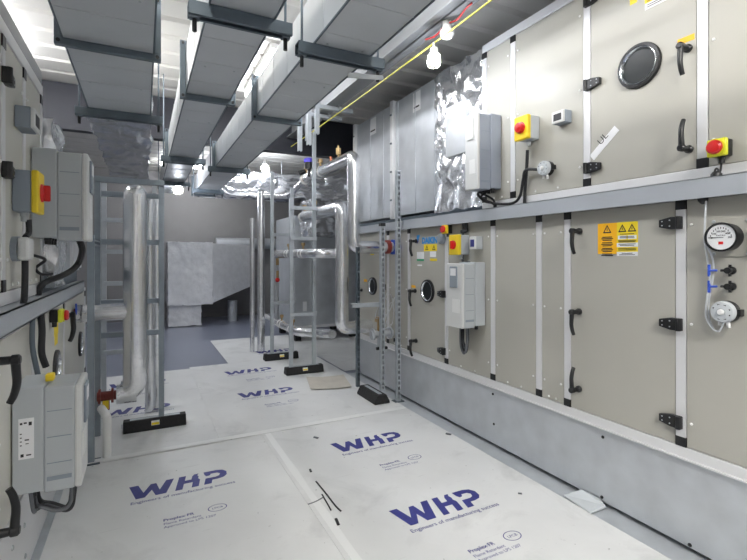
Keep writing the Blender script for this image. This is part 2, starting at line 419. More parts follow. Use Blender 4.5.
# ------------------------------------------------------------------ casing fittings
def handle(face, y, z, up, parent, big=1.0):
    mb = MB(); sg = 1 if up else -1
    mb.lathe(face.p(y, z, 0), face.n, [(.024 * big, 0), (.024 * big, .012), (.017 * big, .018), (.016 * big, .05), (.021 * big, .055), (.021 * big, .074), (.014 * big, .080)], 16)
    pts = [face.p(y, z, .064), face.p(y, z + sg * .04 * big, .066), face.p(y, z + sg * .09 * big, .068), face.p(y, z + sg * .135 * big, .060), face.p(y, z + sg * .165 * big, .048)]
    mb.tube(spline(pts, 4), .014 * big, 10, rf=lambda i: (.0165 - .00025 * i) * big)
    return obj('handle', mb, 'black', parent)
def hinge(face, y, z, dirn, parent):   # leaf tapers towards dirn along y
    mb = MB()
    poly = [face.p(y - dirn * .028, z - .030, 0), face.p(y - dirn * .028, z + .030, 0), face.p(y + dirn * .02, z + .030, 0), face.p(y + dirn * .075, z + .018, 0), face.p(y + dirn * .075, z - .018, 0), face.p(y + dirn * .02, z - .030, 0)]
    mb.prism(poly, face.n * .022)
    mb.cyl(face.p(y - dirn * .016, z - .030, .022), face.p(y - dirn * .016, z + .030, .022), .011, n=12)
    h = obj('hinge', mb, 'black', parent, bevel=.003)
    m2 = MB()
    for dy, dz in ((.022, .014), (.022, -.014), (.058, .010), (.058, -.010)):
        m2.cyl(face.p(y + dirn * dy, z + dz, .0215), face.p(y + dirn * dy, z + dz, .0235), .0035, n=8)
    obj('hinge_screws', m2, 'grey', h)
    return h
def porthole(face, y, z, r, parent):
    mb = MB(); p = face.p(y, z, 0)
    mb.lathe(p, face.n, [(r, 0), (r, .010), (r * .97, .016), (r * .86, .018), (r * .84, .012), (r * .84, .002)], 40)
    o = obj('porthole', mb, 'black', parent)
    m2 = MB(); m2.lathe(p, face.n, [(r * .85, .002), (r * .85, .0185), (r * .80, .020), (r * .74, .012), (r * .72, .002)], 40)
    obj('trim_ring', m2, 'chrome', o)
    m3 = MB(); m3.lathe(p, face.n, [(r * .73, .002), (r * .73, .005), (r * .4, .006), (.001, .006)], 40)
    obj('glass', m3, 'glass', o)
    return o
def sticker(face, y0, y1, z0, z1, m, parent, d=.0, name='sticker', label=None):
    mb = MB(); face.box(mb, y0, y1, z0, z1, d, d + .0012); return obj(name, mb, m, parent, label=label)
def flatbox(mb, face, y0, y1, z0, z1, d): face.box(mb, y0, y1, z0, z1, d, d + .0008)
def triangle(mb, face, y, z, s, d):   # hollow warning triangle
    o = face.p(y, z, d); ex = face.ex; ez = face.ez
    out = [(-.5, -.38), (.5, -.38), (0, .5)]; inn = [(x * .62, yy * .62 - .02) for x, yy in out]
    for i in range(3):
        a, b = out[i], out[(i + 1) % 3]; c2, d2 = inn[(i + 1) % 3], inn[i]
        poly2(mb, [(q[0] * s, q[1] * s) for q in (a, b, c2, d2)], o, ex, ez)
    poly2(mb, [(-.06 * s, -.14 * s), (.06 * s, -.14 * s), (.03 * s, .16 * s), (-.03 * s, .16 * s)], o, ex, ez)

def unit(face, ys, z0, z1, kinds, label, back=1.25, railb=.05, railt=.06, post=.045, mats='beige', name='air_handling_unit'):
    """ys: boundaries (post centres) sorted by distance; kinds per bay: panel or door"""
    ya, yb = ys[0], ys[-1]
    t = thing(name, label, 'air handling unit', face.p((ya + yb) / 2, z0, 0))
    mb = MB(); face.box(mb, ya - post / 2 + .005, yb + post / 2 - .005, z0 + .005, z1 - .005, -back, -.02); obj('casing', mb, 'dark', t)
    mb = MB(); face.box(mb, ya - post / 2, yb + post / 2, z0, z0 + railb, -.03, .004); obj('bottom_rail', mb, 'alu', t, bevel=.003)
    mb = MB(); face.box(mb, ya - post / 2, yb + post / 2, z1 - railt, z1, -.03, .004); obj('top_rail', mb, 'alu', t, bevel=.003)
    parts = []
    for y in ys:
        mb = MB(); face.box(mb, y - post / 2, y + post / 2, z0 + railb, z1 - railt, -.03, .003); p = obj('post', mb, 'alu', t, bevel=.002)
        for za in (z0 + railb, z1 - railt - .045):
            m2 = MB(); face.box(m2, y - post / 2 - .001, y + post / 2 + .001, za, za + .045, -.01, .005); obj('corner_cap', m2, 'black', p)
    for i, k in enumerate(kinds):
        a, b = ys[i] + post / 2 + .003, ys[i + 1] - post / 2 - .003
        mb = MB(); face.box(mb, a, b, z0 + railb + .003, z1 - railt - .003, -.03, 0)
        o = obj('door' if k == 'door' else 'panel', mb, mats, t, bevel=.003)
        parts.append(o)
        if k == 'panel':
            m2 = MB()
            for zz in (z0 + railb + .12, (z0 + z1) / 2, z1 - railt - .12):
                for yy in (a + .022, b - .022): m2.lathe(face.p(yy, zz, -.0005), face.n, [(.007, 0), (.007, .004), (.004, .007)], 8)
            for q in range(1, 3): m2.lathe(face.p(a + (b - a) * q / 3, z0 + railb + .022, -.0005), face.n, [(.007, 0), (.007, .004), (.004, .007)], 8)
            obj('fixings', m2, 'white', o)
    return t, parts
def ry(u, d=0): return R.uv(u, 257, d)[0]
def ly(u, d=0): return L.uv(u, 257, d)[0]

# ---- right-hand lower unit
LZ0, LZ1 = .445, 1.722
ysR = [.25, ry(681), ry(567.5), ry(539), ry(493), ry(446.5), ry(409), ry(388), ry(358)]
tl, pl = unit(R, ysR, LZ0, LZ1, ['panel', 'door', 'panel', 'panel', 'panel', 'door', 'panel', 'door'], 'lower beige air handling unit on galvanised plinth, with blue lettering and warning stickers', railt=.05)
door = pl[1]
for (u, v, up) in ((574, 231, False), (573.5, 312, False), (573.5, 390, True)):
    y, z = R.uv(u, v, .05); handle(R, y, z, up, door, .8)
for v in (223, 324, 421):
    y, z = R.uv(677, v); hinge(R, y, z, 1, door)
# warning sticker
y0, z1 = R.uv(638, 221); y1, z0 = R.uv(598, 254)
ym = R.uv(617, 238)[0]
st = sticker(R, ym, y1, z0, z1, 'orange', door, label='amber warning sticker')
m2 = MB(); triangle(m2, R, (ym + y1) / 2, z1 - .035, .052, .0016)
for k, n in enumerate([3, 3, 3, 2]):
    for q in range(n):
        zz = z1 - .075 - k * .031 - q * .0085
        wd = (.030, .036, .028)[q % 3]
        flatbox(m2, R, (ym + y1) / 2 - wd, (ym + y1) / 2 + wd, zz - .005, zz, .0012)
obj('print', m2, 'ink', st)
st = sticker(R, y0, ym, z0, z1, 'ysticker', door, label='yellow and white warning sticker')
m2 = MB(); m3 = MB(); yc = (y0 + ym) / 2; hw = (ym - y0) / 2
triangle(m2, R, yc + .027, z1 - .035, .048, .0016); triangle(m2, R, yc - .027, z1 - .035, .048, .0016)
for q, (a, b) in enumerate(((.072, .092), (.112, .134), (.160, .182))):
    if q == 0:
        for s in (-1, 1): flatbox(m3, R, yc + s * .028 - .024, yc + s * .028 + .024, z1 - b, z1 - a, .0012)
    else: flatbox(m3, R, yc - hw, yc + hw, z1 - b, z1 - a, .0012)
obj('white_band', m3, 'paper', st)
for zz, wd in ((.063, .04), (.077, .04), (.083, .042), (.099, .05), (.105, .046), (.117, .048), (.124, .04), (.14, .05), (.148, .05), (.166, .03), (.174, .044)):
    flatbox(m2, R, yc - wd, yc + wd, z1 - zz - .003, z1 - zz, .0022)
obj('print', m2, 'ink', st)
# far doors
door = pl[5]
y, z = R.uv(428, 291); porthole(R, y, z, .105, door)
for (u, v, up) in ((412, 241, False), (411, 291, False), (412, 341, False)):
    y, z = R.uv(u, v, .05); handle(R, y, z, up, door, .85)
for v in (294, 351): y, z = R.uv(444, v); hinge(R, y, z, 1, door)
y, z = R.uv(416, 242.5)
m2 = MB(); text(m2, 'DAIKIN', .074, R.p(R.uv(422, 242)[0], z - .012, .001), R.ex, R.ez, .055); 
q = R.uv(418.5, 241); poly2(m2, [(-.03, -.025), (-.03, .055), (.03, .055)], R.p(q[0], q[1], .001), R.ex, R.ez)
obj('blue_lettering', m2, 'blueink', door)
m2 = MB(); poly2(m2, [(-.032, -.03), (.02, .045), (.0, -.005)], R.p(q[0], q[1] - .005, .0015), R.ex, R.ez); obj('logo_mark', m2, 'navyink', door)
def st_uv(u0, v0, u1, v1, m, par, lab=None, face=R, d=0.0, name='sticker'):
    a = face.uv(u0, v0); b = face.uv(u1, v1); return sticker(face, a[0], b[0], b[1], a[1], m, par, d, name, lab)
s1 = st_uv(424, 244.5, 437, 251, 'ysticker', door, 'yellow warning sticker')
m2 = MB()
for uu in (427, 434): q = R.uv(uu, 247.8); triangle(m2, R, q[0], q[1], .05, .0018)
obj('print', m2, 'ink', s1)
st_uv(430, 251.5, 436, 257, 'paper', door, 'white sticker'); st_uv(430, 258.5, 437, 261, 'ysticker', door, 'slim yellow sticker')
st_uv(417, 252, 424, 259, 'paper', door); st_uv(417, 259, 424, 261, 'greenink', door, 'green sticker strip'); st_uv(417.5, 264.5, 422, 266, 'paper', door)
st_uv(411.5, 285, 415.5, 288, 'orange', door, 'small amber handle sticker')
door = pl[7]
y, z = R.uv(373, 286); porthole(R, y, z, .10, door)
y, z = R.uv(384.5, 287); hinge(R, y, z, 1, door)
y, z = R.uv(362, 290); handle(R, y, z, False, door, .8)
st_uv(370.5, 249, 374, 255, 'ysticker', door, 'yellow sticker'); st_uv(364, 279, 367, 282, 'orange', door)

# plinth of the right units
t = thing('plinth', 'galvanised sheet plinth running along the floor under the beige unit', 'plinth', (2.6, 2.5, 0))
mb = MB(); mb.box(2.30, 3.5, .0, ry(358) + .05, 0.03, .437); obj('plinth_skin', mb, 'galv', t)
mb = MB(); mb.box(2.285, 3.5, .0, ry(358) + .05, .437, .445); obj('lip', mb, 'alu', t)
mb = MB(); mb.box(2.176, 3.5, .0, ry(358) + .05, 0, .0045); obj('base_flange', mb, 'galv', t)
for u, v in ((603, 437), (602, 497), (690, 545), (493, 394), (494, 424)):
    m2 = MB(); q = R.uv(u, v); m2.lathe(R.p(q[0], q[1], 0), R.n, [(.009, 0), (.009, .004), (.005, .007)], 8); obj('bolt', m2, 'black', t)
# ---- right-hand upper unit
UZ0, UZ1 = 1.765, 3.0
ysU = [.25, ry(702.5), ry(587), ry(513), ry(484.5)]
tu, pu = unit(R, ysU, UZ0, UZ1, ['panel', 'door', 'panel', 'panel'], 'upper beige air handling unit stacked above the long grey channel, round window in its door', railb=.045, railt=.06)
door = pu[1]
y, z = R.uv(639.5, 66); porthole(R, y, z, .115, door)
y, z = R.uv(681, 46, .06); handle(R, y, z, False, door, .8); y, z = R.uv(682, 148, .06); handle(R, y, z, True, door, .8)
for v in (1, 85, 168): y, z = R.uv(590, v); hinge(R, y, z, -1, door)
qa = R.uv(686, 39.5); sticker(R, qa[0] - .038, qa[0] + .038, qa[1] - .014, qa[1] + .014, 'orange', door, label='amber sticker above handle')
a = R.uv(645, 0); b = R.uv(668, 8); 
s1 = sticker(R, b[0], a[0], a[1] - .055, a[1] + .05, 'paper', door, label='white and yellow warning label'); m2 = MB()
flatbox(m2, R, b[0], a[0], a[1] - .022, a[1] - .002, .0013); flatbox(m2, R, b[0], a[0], a[1] + .016, a[1] + .05, .0013); obj('yellow_band', m2, 'ysticker', s1)
m2 = MB()
for zz in (-.045, -.035, -.016, -.009, .006, .022, .03): flatbox(m2, R, b[0] + .012, a[0] - .012, a[1] + zz, a[1] + zz + .003, .0022)
obj('print', m2, 'ink', s1)
st_uv(630, -3, 637, 2, 'ysticker', door)
# paper tape strip
mb = MB(); a = R.uv(592, 158); b = R.uv(617, 128); p = R.p(a[0], a[1], .001); q = R.p(b[0], b[1], .001)
ax = (q - p) / 2; nn = ax.cross(R.n).normalized() * .021
mb.obox((p + q) / 2, ax, nn, R.n * .0008); s1 = obj('tape_label', mb, 'paper', door)
m2 = MB(); text(m2, 'UL', .055, (p + q) / 2 - ax * .2 - nn * .4, ax, R.n.cross(ax), .0, lift=.0016); obj('handwriting', m2, 'ink', s1)

# ---- grey channels between the tiers
mb = MB(); face = R
y0, y1 = -.3, ry(407) - .02
R.box(mb, y0, y1, 1.665, 1.755, .052, .058); R.box(mb, y0, y1, 1.749, 1.755, -.3, .058); 
tag(obj('channel', mb, 'beam', bevel=.002), 'long grey steel channel between the upper and lower beige units', 'channel')
mb = MB(); R.box(mb, y1 + .05, ry(356), 1.675, 1.755, .03, .036); R.box(mb, y1 + .05, ry(356), 1.749, 1.755, -.3, .036)
tag(obj('channel', mb, 'beam', bevel=.002), 'short grey channel behind the tall post, under the galvanised duct', 'channel')

# ---- galvanised duct run after the upper unit
t = thing('supply_duct', 'large galvanised sheet duct on top of the far lower unit, partly wrapped in foil', 'duct', (2.9, 4.2, 1.79))
ye = ry(486) + .05; yf = onX(441, 200, 2.38).y; y2 = onX(392.5, 200, 2.36).y; y3 = onX(355, 200, 2.36).y
mb = MB(); mb.box(2.38, 3.5, yf - .1, y3, 1.83, 3.03)
for k in range(7):
    yy = yf + .1 + k * .33
    if yy < y3 - .05: mb.box(2.374, 2.39, yy - .006, yy + .006, 1.83, 3.03)
obj('duct_body', mb, 'galv', t)
for yy in (y2, y3):
    mb = MB(); mb.box(2.345, 2.40, yy - .03, yy + .03, 1.80, 3.05); f = obj('flange', mb, 'alu', t, bevel=.004)
    m2 = MB()
    for zz in (2.0, 2.3, 2.6, 2.9): m2.box(2.335, 2.35, yy - .014, yy + .014, zz - .008, zz + .008)
    obj('clips', m2, 'galvdark', f)
for u0, v0, u1, v1 in ((413, 94, 420.5, 107), (370, 120, 376, 131)):
    a = onX(u0, v0, 2.38); b = onX(u1, v1, 2.38); mb = MB(); mb.box(2.3785, 2.38, a.y, b.y, b.z - .02, a.z)
    lb = obj('paper_label', mb, 'paper', t); m2 = MB(); m2.box(2.3775, 2.3785, min(a.y, b.y) + .02, max(a.y, b.y) - .02, b.z + .015, b.z + .03); obj('print', m2, 'ink', lb)
def crumple(x0, x1, y0, y1, z0, z1, amp, sc, n=26, faces='all'):
    bm = bmesh.new(); bmesh.ops.create_cube(bm, size=1)
    bmesh.ops.subdivide_edges(bm, edges=bm.edges[:], cuts=n, use_grid_fill=True)
    mb = MB()
    for v in bm.verts:
        p = Vector((x0 + (v.co.x + .5) * (x1 - x0), y0 + (v.co.y + .5) * (y1 - y0), z0 + (v.co.z + .5) * (z1 - z0)))
        q = p * sc
        dd = noise.turbulence_vector(q, 3, True) * amp * 1.0
        p = p + dd - Vector((amp, amp, amp)) * .5
        mb.v.append(p)
    bm.verts.index_update()
    for f in bm.faces: mb.f.append([v.index for v in f.verts]); mb.smooth.append(True)
    bm.free(); return mb
mb = crumple(2.345, 3.3, ye + .02, yf + .04, 1.80, 3.03, .05, 6, 34); obj('foil_wrap', mb, 'crinkle', t)
a = onX(446, 112, 2.33); b = onX(467, 160, 2.33)
mb = MB(); mb.box(2.325, 2.36, min(a.y, b.y), max(a.y, b.y), 2.25, 2.68); obj('access_plate', mb, 'galv', t, bevel=.004)
mb = MB(); mb.box(2.36, 2.42, ye - .02, y3, 1.757, 1.80); obj('bearer', mb, 'galvdark', t)

# ------------------------------------------------------------------ mounted devices
def gland(mb, p, r=.012, l=.03): mb.lathe(Vector(p), (0, 0, -1), [(r * 1.2, 0), (r * 1.2, l * .4), (r, l * .45), (r, l)], 10)
def inverter(face, y0, y1, z0, z1, depth, label, front='lgrey', side='grey', keypad=True, label_side=False):
    t = thing('inverter_drive', label, 'inverter', face.p((y0 + y1) / 2, z0, 0), 'grey inverter drives bolted to the units')
    m1 = .45 * depth
    mb = MB(); face.box(mb, y0 - .0, y1, z0 + .0, z1, .004, m1); obj('back_housing', mb, side, t, bevel=.006)
    mb = MB(); face.box(mb, y0 + .006, y1 - .006, z0 - .012, z1 - .01, m1, depth - .025); b = obj('side_cover', mb, side, t, bevel=.006)
    for k in range(1, 4):
        m2 = MB(); zz = z0 + (z1 - z0) * k / 4; face.box(m2, y0 + .0045, y0 + .008, zz - .0018, zz + .0018, m1 + .01, depth - .035); obj('cover_groove', m2, 'dgrey', b)
    m2 = MB(); face.box(m2, y0 + .003, y0 + .008, z0 + .035, z0 + .052, m1 + .01, depth - .035)
    obj('vent_slot', m2, 'dgrey', b)
    mb = MB(); face.box(mb, y0 + .004, y1 - .004, z0 - .012, z1 - .008, depth - .025, depth); fr = obj('front_cover', mb, front, t, bevel=.008)
    yc = (y0 + y1) / 2; hw = (y1 - y0) / 2
    m2 = MB(); face.box(m2, yc - hw * .45, yc + hw * .45, z1 - .19, z1 - .03, depth, depth + .010); kp = obj('keypad', m2, 'dgrey' if keypad else front, fr, bevel=.004)
    m3 = MB(); face.box(m3, yc - hw * .33, yc + hw * .33, z1 - .10, z1 - .045, depth + .0096, depth + .0110); obj('display', m3, 'paper', fr)
    m3 = MB(); face.box(m3, yc - hw * .7, yc + hw * .2, z0 + .10, z0 + .20, depth, depth + .003); obj('data_plate', m3, 'white', fr)
    mb = MB()
    for k in range(3):
        mb = MB(); gland(mb, face.p(y0 + (y1 - y0) * (.2 + .3 * k), z0 - .0, m1 * .6), .013); obj('cable_gland', mb, 'black', t)
    if label_side:
        mb = MB(); yy = y0 - .0008
        z_a = z1 - .12; mb.box(face.X - face.s * .025, face.X - face.s * .075, yy, y0 + .001, z_a - .16, z_a); lb = obj('rating_label', mb, 'paper', t)
        m2 = MB()
        for dx, dz, w, hh in ((.03, -.02, .008, .008), (.042, -.018, .010, .006), (.058, -.022, .010, .014), (.030, -.06, .006, .004), (.030, -.075, .006, .004), (.030, -.09, .006, .004), (.030, -.105, .006, .004), (.045, -.085, .014, .005), (.048, -.1, .01, .003), (.032, -.145, .01, .012), (.05, -.145, .016, .005)):
            m2.box(face.X - face.s * dx, face.X - face.s * (dx + w), yy - .0006, yy, z_a + dz - hh / 2, z_a + dz + hh / 2)
        obj('print', m2, 'ink', lb)
    return t
inverter(R, 2.67, 2.87, .885, 1.36, .22, 'pale grey inverter drive on the lower beige unit under the yellow switch', side='grey')
inverter(R, 2.50, 2.645, 1.89, 2.42, .22, 'shade-tinted grey inverter drive on the upper beige unit next to the foil', side='slate', keypad=False)
inverter(L, 2.56, 2.80, 1.49, 1.905, .225, 'grey inverter drive high on the near unit, beside the yellow isolator', front='lgrey')
inverter(L, 2.215, 2.45, .465, .885, .235, 'grey inverter drive low over the floor with hanging cable loops', front='lgrey', label_side=True)
def isolator(face, y, z, wd, hh, dp, label, knob='button', box='grey', plate='yellow'):
    t = thing('isolator_switch', label, 'isolator switch', face.p(y, z - hh / 2, 0), 'yellow and red safety switches on the units')
    mb = MB(); face.box(mb, y - wd / 2, y + wd / 2, z - hh / 2, z + hh / 2, .002, dp * .72); obj('housing', mb, box, t, bevel=.006)
    mb = MB(); face.box(mb, y - wd / 2 - .003, y + wd / 2 + .003, z - hh / 2 - .003, z + hh / 2 + .003, dp * .72, dp); obj('yellow_cover', mb, plate, t, bevel=.007)
    if knob == 'button':
        mb = MB(); r = wd * .30; mb.lathe(face.p(y, z, dp), face.n, [(r * 1.12, 0), (r * 1.12, .004), (r * .95, .006), (r, .016), (r * .9, .024), (r * .4, .029), (.001, .030)], 22); obj('red_button', mb, 'red', t)
    else:
        mb = MB(); r = wd * .26; mb.lathe(face.p(y, z, dp), face.n, [(r * 1.2, 0), (r * 1.15, .006), (r * .8, .010)], 20); k = obj('red_handle', mb, 'red', t)
        mb = MB(); mb.obox(face.p(y, z, dp + .019), (0, .007, 0), (0, 0, r * 1.05), face.n * .012); obj('grip', mb, 'red', k, bevel=.005)
    mb = MB(); gland(mb, face.p(y, z - hh / 2 - .001, dp * .36), .013, .035); obj('cable_gland', mb, 'grey', t)
    return t
q = R.uv(533, 130); isolator(R, q[0], q[1], .115, .15, .11, 'yellow faced switch with red button on the upper unit above black cables')
y, z = R.uv(465, 245, .0); isolator(R, y, z, .115, .155, .115, 'yellow isolator with red rotary knob above the lower inverter', 'rotary')
y, z = R.uv(450, 229.5); 
def estop(face, y, z, label, s=1.0, box='black', plate='lime'):
    t = thing('emergency_stop', label, 'emergency stop button', face.p(y, z, 0), 'emergency stops on the units')
    mb = MB(); face.box(mb, y - .034 * s, y + .034 * s, z - .034 * s, z + .034 * s, .002, .04 * s); obj('base_box', mb, box, t, bevel=.004)
    mb = MB(); face.box(mb, y - .037 * s, y + .037 * s, z - .037 * s, z + .037 * s, .04 * s, .062 * s); mb.cyl(face.p(y, z, .062 * s), face.p(y, z, .068 * s), .036 * s, n=22); obj('yellow_collar', mb, plate, t, bevel=.007)
    mb = MB(); mb.lathe(face.p(y, z, .062 * s), face.n, [(.026 * s, 0), (.029 * s, .008 * s), (.029 * s, .018 * s), (.022 * s, .025 * s), (.001, .027 * s)], 24); obj('red_mushroom', mb, 'red', t)
    mb = MB(); mb.cyl(face.p(y, z - .034 * s, .02 * s), face.p(y, z - .062 * s, .02 * s), .013 * s, n=10); obj('cable_gland', mb, 'black', t)
    return t
estop(R, y, z, 'emergency stop with yellow collar tucked under the grey channel by the lettering', 1.0, plate='yellow')
y, z = R.uv(724, 149); estop(R, y, z, 'emergency stop with lime collar on the near upper panel', 1.05)
# cable of that stop
mb = MB(); p = R.p(y, z - .06, .021); q = R.uv(720, 173.5); mb.tube(spline([p, R.p(y + .005, z - .10, .02), R.p(q[0], q[1] + .02, .03), R.p(q[0], 1.765, .05)], 5), .0045, 8)
mb.lathe(R.p(q[0], 1.756, .03), (0, 0, 1), [(.022, 0), (.022, .012), (.014, .022), (.006, .026)], 12)
tag(obj('grommet_cable', mb, 'cable'), 'short grey cable and black grommet under the lime emergency stop', 'cable')
def sensorbox(face, y, z, wd, hh, dp, label, m='dgrey'):
    t = thing('sensor_box', label, 'sensor', face.p(y, z - hh / 2, 0), 'small grey sensor boxes on the units')
    mb = MB(); face.box(mb, y - wd / 2, y + wd / 2, z - hh / 2, z + hh / 2, .002, dp * .8); obj('housing', mb, m, t, bevel=.004)
    mb = MB(); face.box(mb, y - wd / 2 + .002, y + wd / 2 - .002, z - hh / 2 + .002, z + hh / 2 - .002, dp * .8, dp); fr = obj('front_plate', mb, 'lgrey', t, bevel=.003)
    mb = MB(); face.box(mb, y - wd * .32, y + wd * .32, z - hh * .3, z + hh * .25, dp, dp + .001); obj('print', mb, 'navyink' if m == 'grey' else 'ink', fr)
    return t
y, z = R.uv(566, 118.5); sensorbox(R, y, z, .09, .075, .075, 'small slate sensor box on the upper unit near the hinge')
y, z = R.uv(480, 243); sensorbox(R, y, z, .07, .10, .075, 'small grey sensor box on the lower unit beside the rotary isolator', 'grey')
sensorbox(L, 2.325, 1.965, .12, .087, .068, 'grey sensor box with printed front, high on the near cream unit', 'dgrey')
# dark oval socket next to the lettering
y, z = R.uv(443, 239); mb = MB(); mb.lathe(R.p(y, z, 0), R.n, [(.045, 0), (.045, .03), (.03, .045), (.001, .046)], 20)
tag(obj('round_socket', mb, 'dgrey'), 'dark round socket between blue lettering and the rotary isolator', 'socket')
def pressure_switch(face, y, z, r, label):
    t = thing('pressure_switch', label, 'pressure switch', face.p(y, z - r, 0))
    mb = MB(); mb.lathe(face.p(y, z, 0), face.n, [(r, 0), (r, .02), (r * .92, .03)], 26); mb.box(*(lambda a, b: (min(a.x, b.x), max(a.x, b.x), min(a.y, b.y), max(a.y, b.y), min(a.z, b.z), max(a.z, b.z)))(face.p(y - r * 1.25, z - r * .3, .0), face.p(y, z + r * .3, .03))); obj('black_base', mb, 'black', t)
    mb = MB(); mb.lathe(face.p(y, z, .03), face.n, [(r * .98, 0), (r * .98, .018), (r * .9, .026), (r * .35, .03), (r * .3, .026), (.001, .026)], 26); c = obj('clear_cover', mb, 'clear', t)
    m2 = MB(); m2.lathe(face.p(y, z, .056), face.n, [(r * .26, 0), (r * .26, .010), (r * .2, .014), (.001, .014)], 16); obj('dial_knob', m2, 'white', c)
    m2 = MB()
    for k in range(7):
        a = .5 + k * .75; p = face.p(y + r * .66 * math.cos(a), z + r * .66 * math.sin(a), .0565); m2.obox(p, (0, .005, 0), (0, 0, .003), face.n * .0012)
    obj('dial_marks', m2, 'ink', c)
    m2 = MB(); m2.cyl(face.p(y - .01, z - r * .9, .025), face.p(y - .015, z - r * 1.45, .025), .008, n=10); m2.cyl(face.p(y + .02, z - r * .9, .025), face.p(y + .02, z - r * 1.3, .025), .007, n=10); obj('nozzle', m2, 'white', t)
    return t
y, z = R.uv(722, 312, .05); pressure_switch(R, y, z, .048, 'round clear pressure switch below the dial gauge'); PSW = (y, z)
y, z = R.uv(543, 168, .05); pressure_switch(R, y, z, .047, 'round clear pressure switch on the upper unit beside the black cables'); PSU = (y, z)
y, z = 2.22, 1.432; t = thing('junction_box', 'round grey junction box on the near cream unit under the isolator', 'junction box', L.p(y, z, 0))
mb = MB(); mb.lathe(L.p(y + .03, z, 0), L.n, [(.05, .0), (.05, .022)], 20); obj('black_base', mb, 'dgrey', t)
mb = MB(); L.box(mb, y - .015, y + .075, z - .046, z + .046, .022, .062); obj('cover', mb, 'lgrey', t, bevel=.012)
# dial gauge
y, z = R.uv(721, 237, .06); t = thing('dial_gauge', 'round white dial pressure gauge on a grey mounting plate', 'gauge', R.p(y, z - .07, 0))
mb = MB(); R.box(mb, y - .12, y + .075, z - .085, z + .085, .001, .004); pl_ = obj('mounting_plate', mb, 'beige', t, bevel=.001)
m2 = MB()
for dy in (-.075, .055):
    for dz in (-.072, .072): m2.lathe(R.p(y + dy, z + dz, .004), R.n, [(.008, 0), (.008, .004), (.004, .006)], 8)
obj('screws', m2, 'grey', pl_)
mb = MB(); mb.lathe(R.p(y, z, .004), R.n, [(.060, 0), (.060, .045), (.064, .047), (.064, .06), (.057, .062), (.055, .056), (.001, .056)], 36); obj('bezel', mb, 'black', t)
mb = MB(); mb.lathe(R.p(y, z, .0602), R.n, [(.055, 0), (.055, .0012), (.001, .0013)], 36); fc = obj('dial_face', mb, 'paper', t)
m2 = MB()
for k in range(11):
    a = math.radians(20 + 14 * k); p = R.p(y, z - .012, .0622) + R.ex * math.cos(a) * .042 + R.ez * math.sin(a) * .052
    m2.obox(p, R.ex * .0012, R.ez * .004, R.n * .0005)
for k, s_ in enumerate(('0', '100', '200', '300', '400', '500')):
    a = math.radians(165 - 30 * k); p = R.p(y, z - .012, .0624) + R.ex * (math.cos(a) * .036) + R.ez * (math.sin(a) * .038); text(m2, s_, .011, p - R.ez * .004, R.ex, R.ez, 0.02, 'CENTER')
text(m2, 'PASCALS', .009, R.p(y, z + .004, .0624), R.ex, R.ez, 0.01, 'CENTER')
m2.obox(R.p(y + .02, z - .002, .0626), R.ex * .03, R.ez * .0012, R.n * .0008); obj('dial_print', m2, 'ink', fc)
m2 = MB(); m2.obox(R.p(y, z - .026, .0622), R.ex * .009, R.ez * .006, R.n * .0006); obj('red_mark', m2, 'red', fc)
mb = MB(); R.box(mb, y - .118, y - .105, z - .055, z + .055, .004, .03); obj('bracket', mb, 'black', t)
GA = (y, z)
# tubing of gauge with blue T pieces and two black nozzles
P1 = lambda u, v, d=.03: R.p(*R.uv(u, v, d), d)
mb = MB(); mb.tube(spline([P1(706, 201), P1(705, 222), P1(704.5, 240), P1(707, 257), P1(709, 270), P1(709.5, 283), P1(707, 298), P1(706, 316), P1(712, 328), P1(719, 331), P1(724, 322, .04)], 6), .0042, 8)
mb.tube(spline([P1(704.5, 240, .02), P1(712, 257, .02), P1(713.5, 270, .02), P1(712, 283, .02), P1(709, 300, .02), P1(709, 318, .02), P1(714, 330, .02)], 6), .0042, 8)
t = obj('pressure_tubing', mb, 'tubing'); tag(t, 'clear looping pressure tubes between the dial gauge and pressure switch', 'tube')
WL[t.name] = t.location.copy()
mb = MB(); 
for v in (270.5, 286.5): 
    mb.cyl(P1(709, v - 6), P1(709, v + 6), .006, n=8); mb.cyl(P1(709, v), P1(717, v), .005, n=8)
obj('tee_piece', mb, 'blue', t, label='blue tee connectors')
for v, lab in ((270.5, 'black test nozzle beside the upper blue tee'), (286.5, 'black test nozzle beside the lower blue tee')):
    y, z = R.uv(732, v); mb = MB(); mb.lathe(R.p(y, z, 0), R.n, [(.018, 0), (.018, .006), (.010, .01), (.010, .03), (.014, .032), (.014, .04)], 14); mb.cyl(R.p(y, z, .03), R.p(y + .028, z, .032), .006, n=8)
    for k in (-1, 1): mb.cyl(R.p(y, z + k * .008, .02), R.p(y - .002, z + k * .026, .02), .006, n=8)
    tag(obj('test_nozzle', mb, 'black'), lab, 'nozzle', 'test nozzles on the near lower panel')
mb = MB(); q = R.uv(706, 199); mb.lathe(R.p(q[0], 1.67, .025), (0, 0, -1), [(.02, -.01), (.022, 0), (.02, .014), (.010, .026), (.004, .03)], 14)
tag(obj('cable_grommet', mb, 'black'), 'black grommet under the grey channel above the dial gauge', 'grommet')

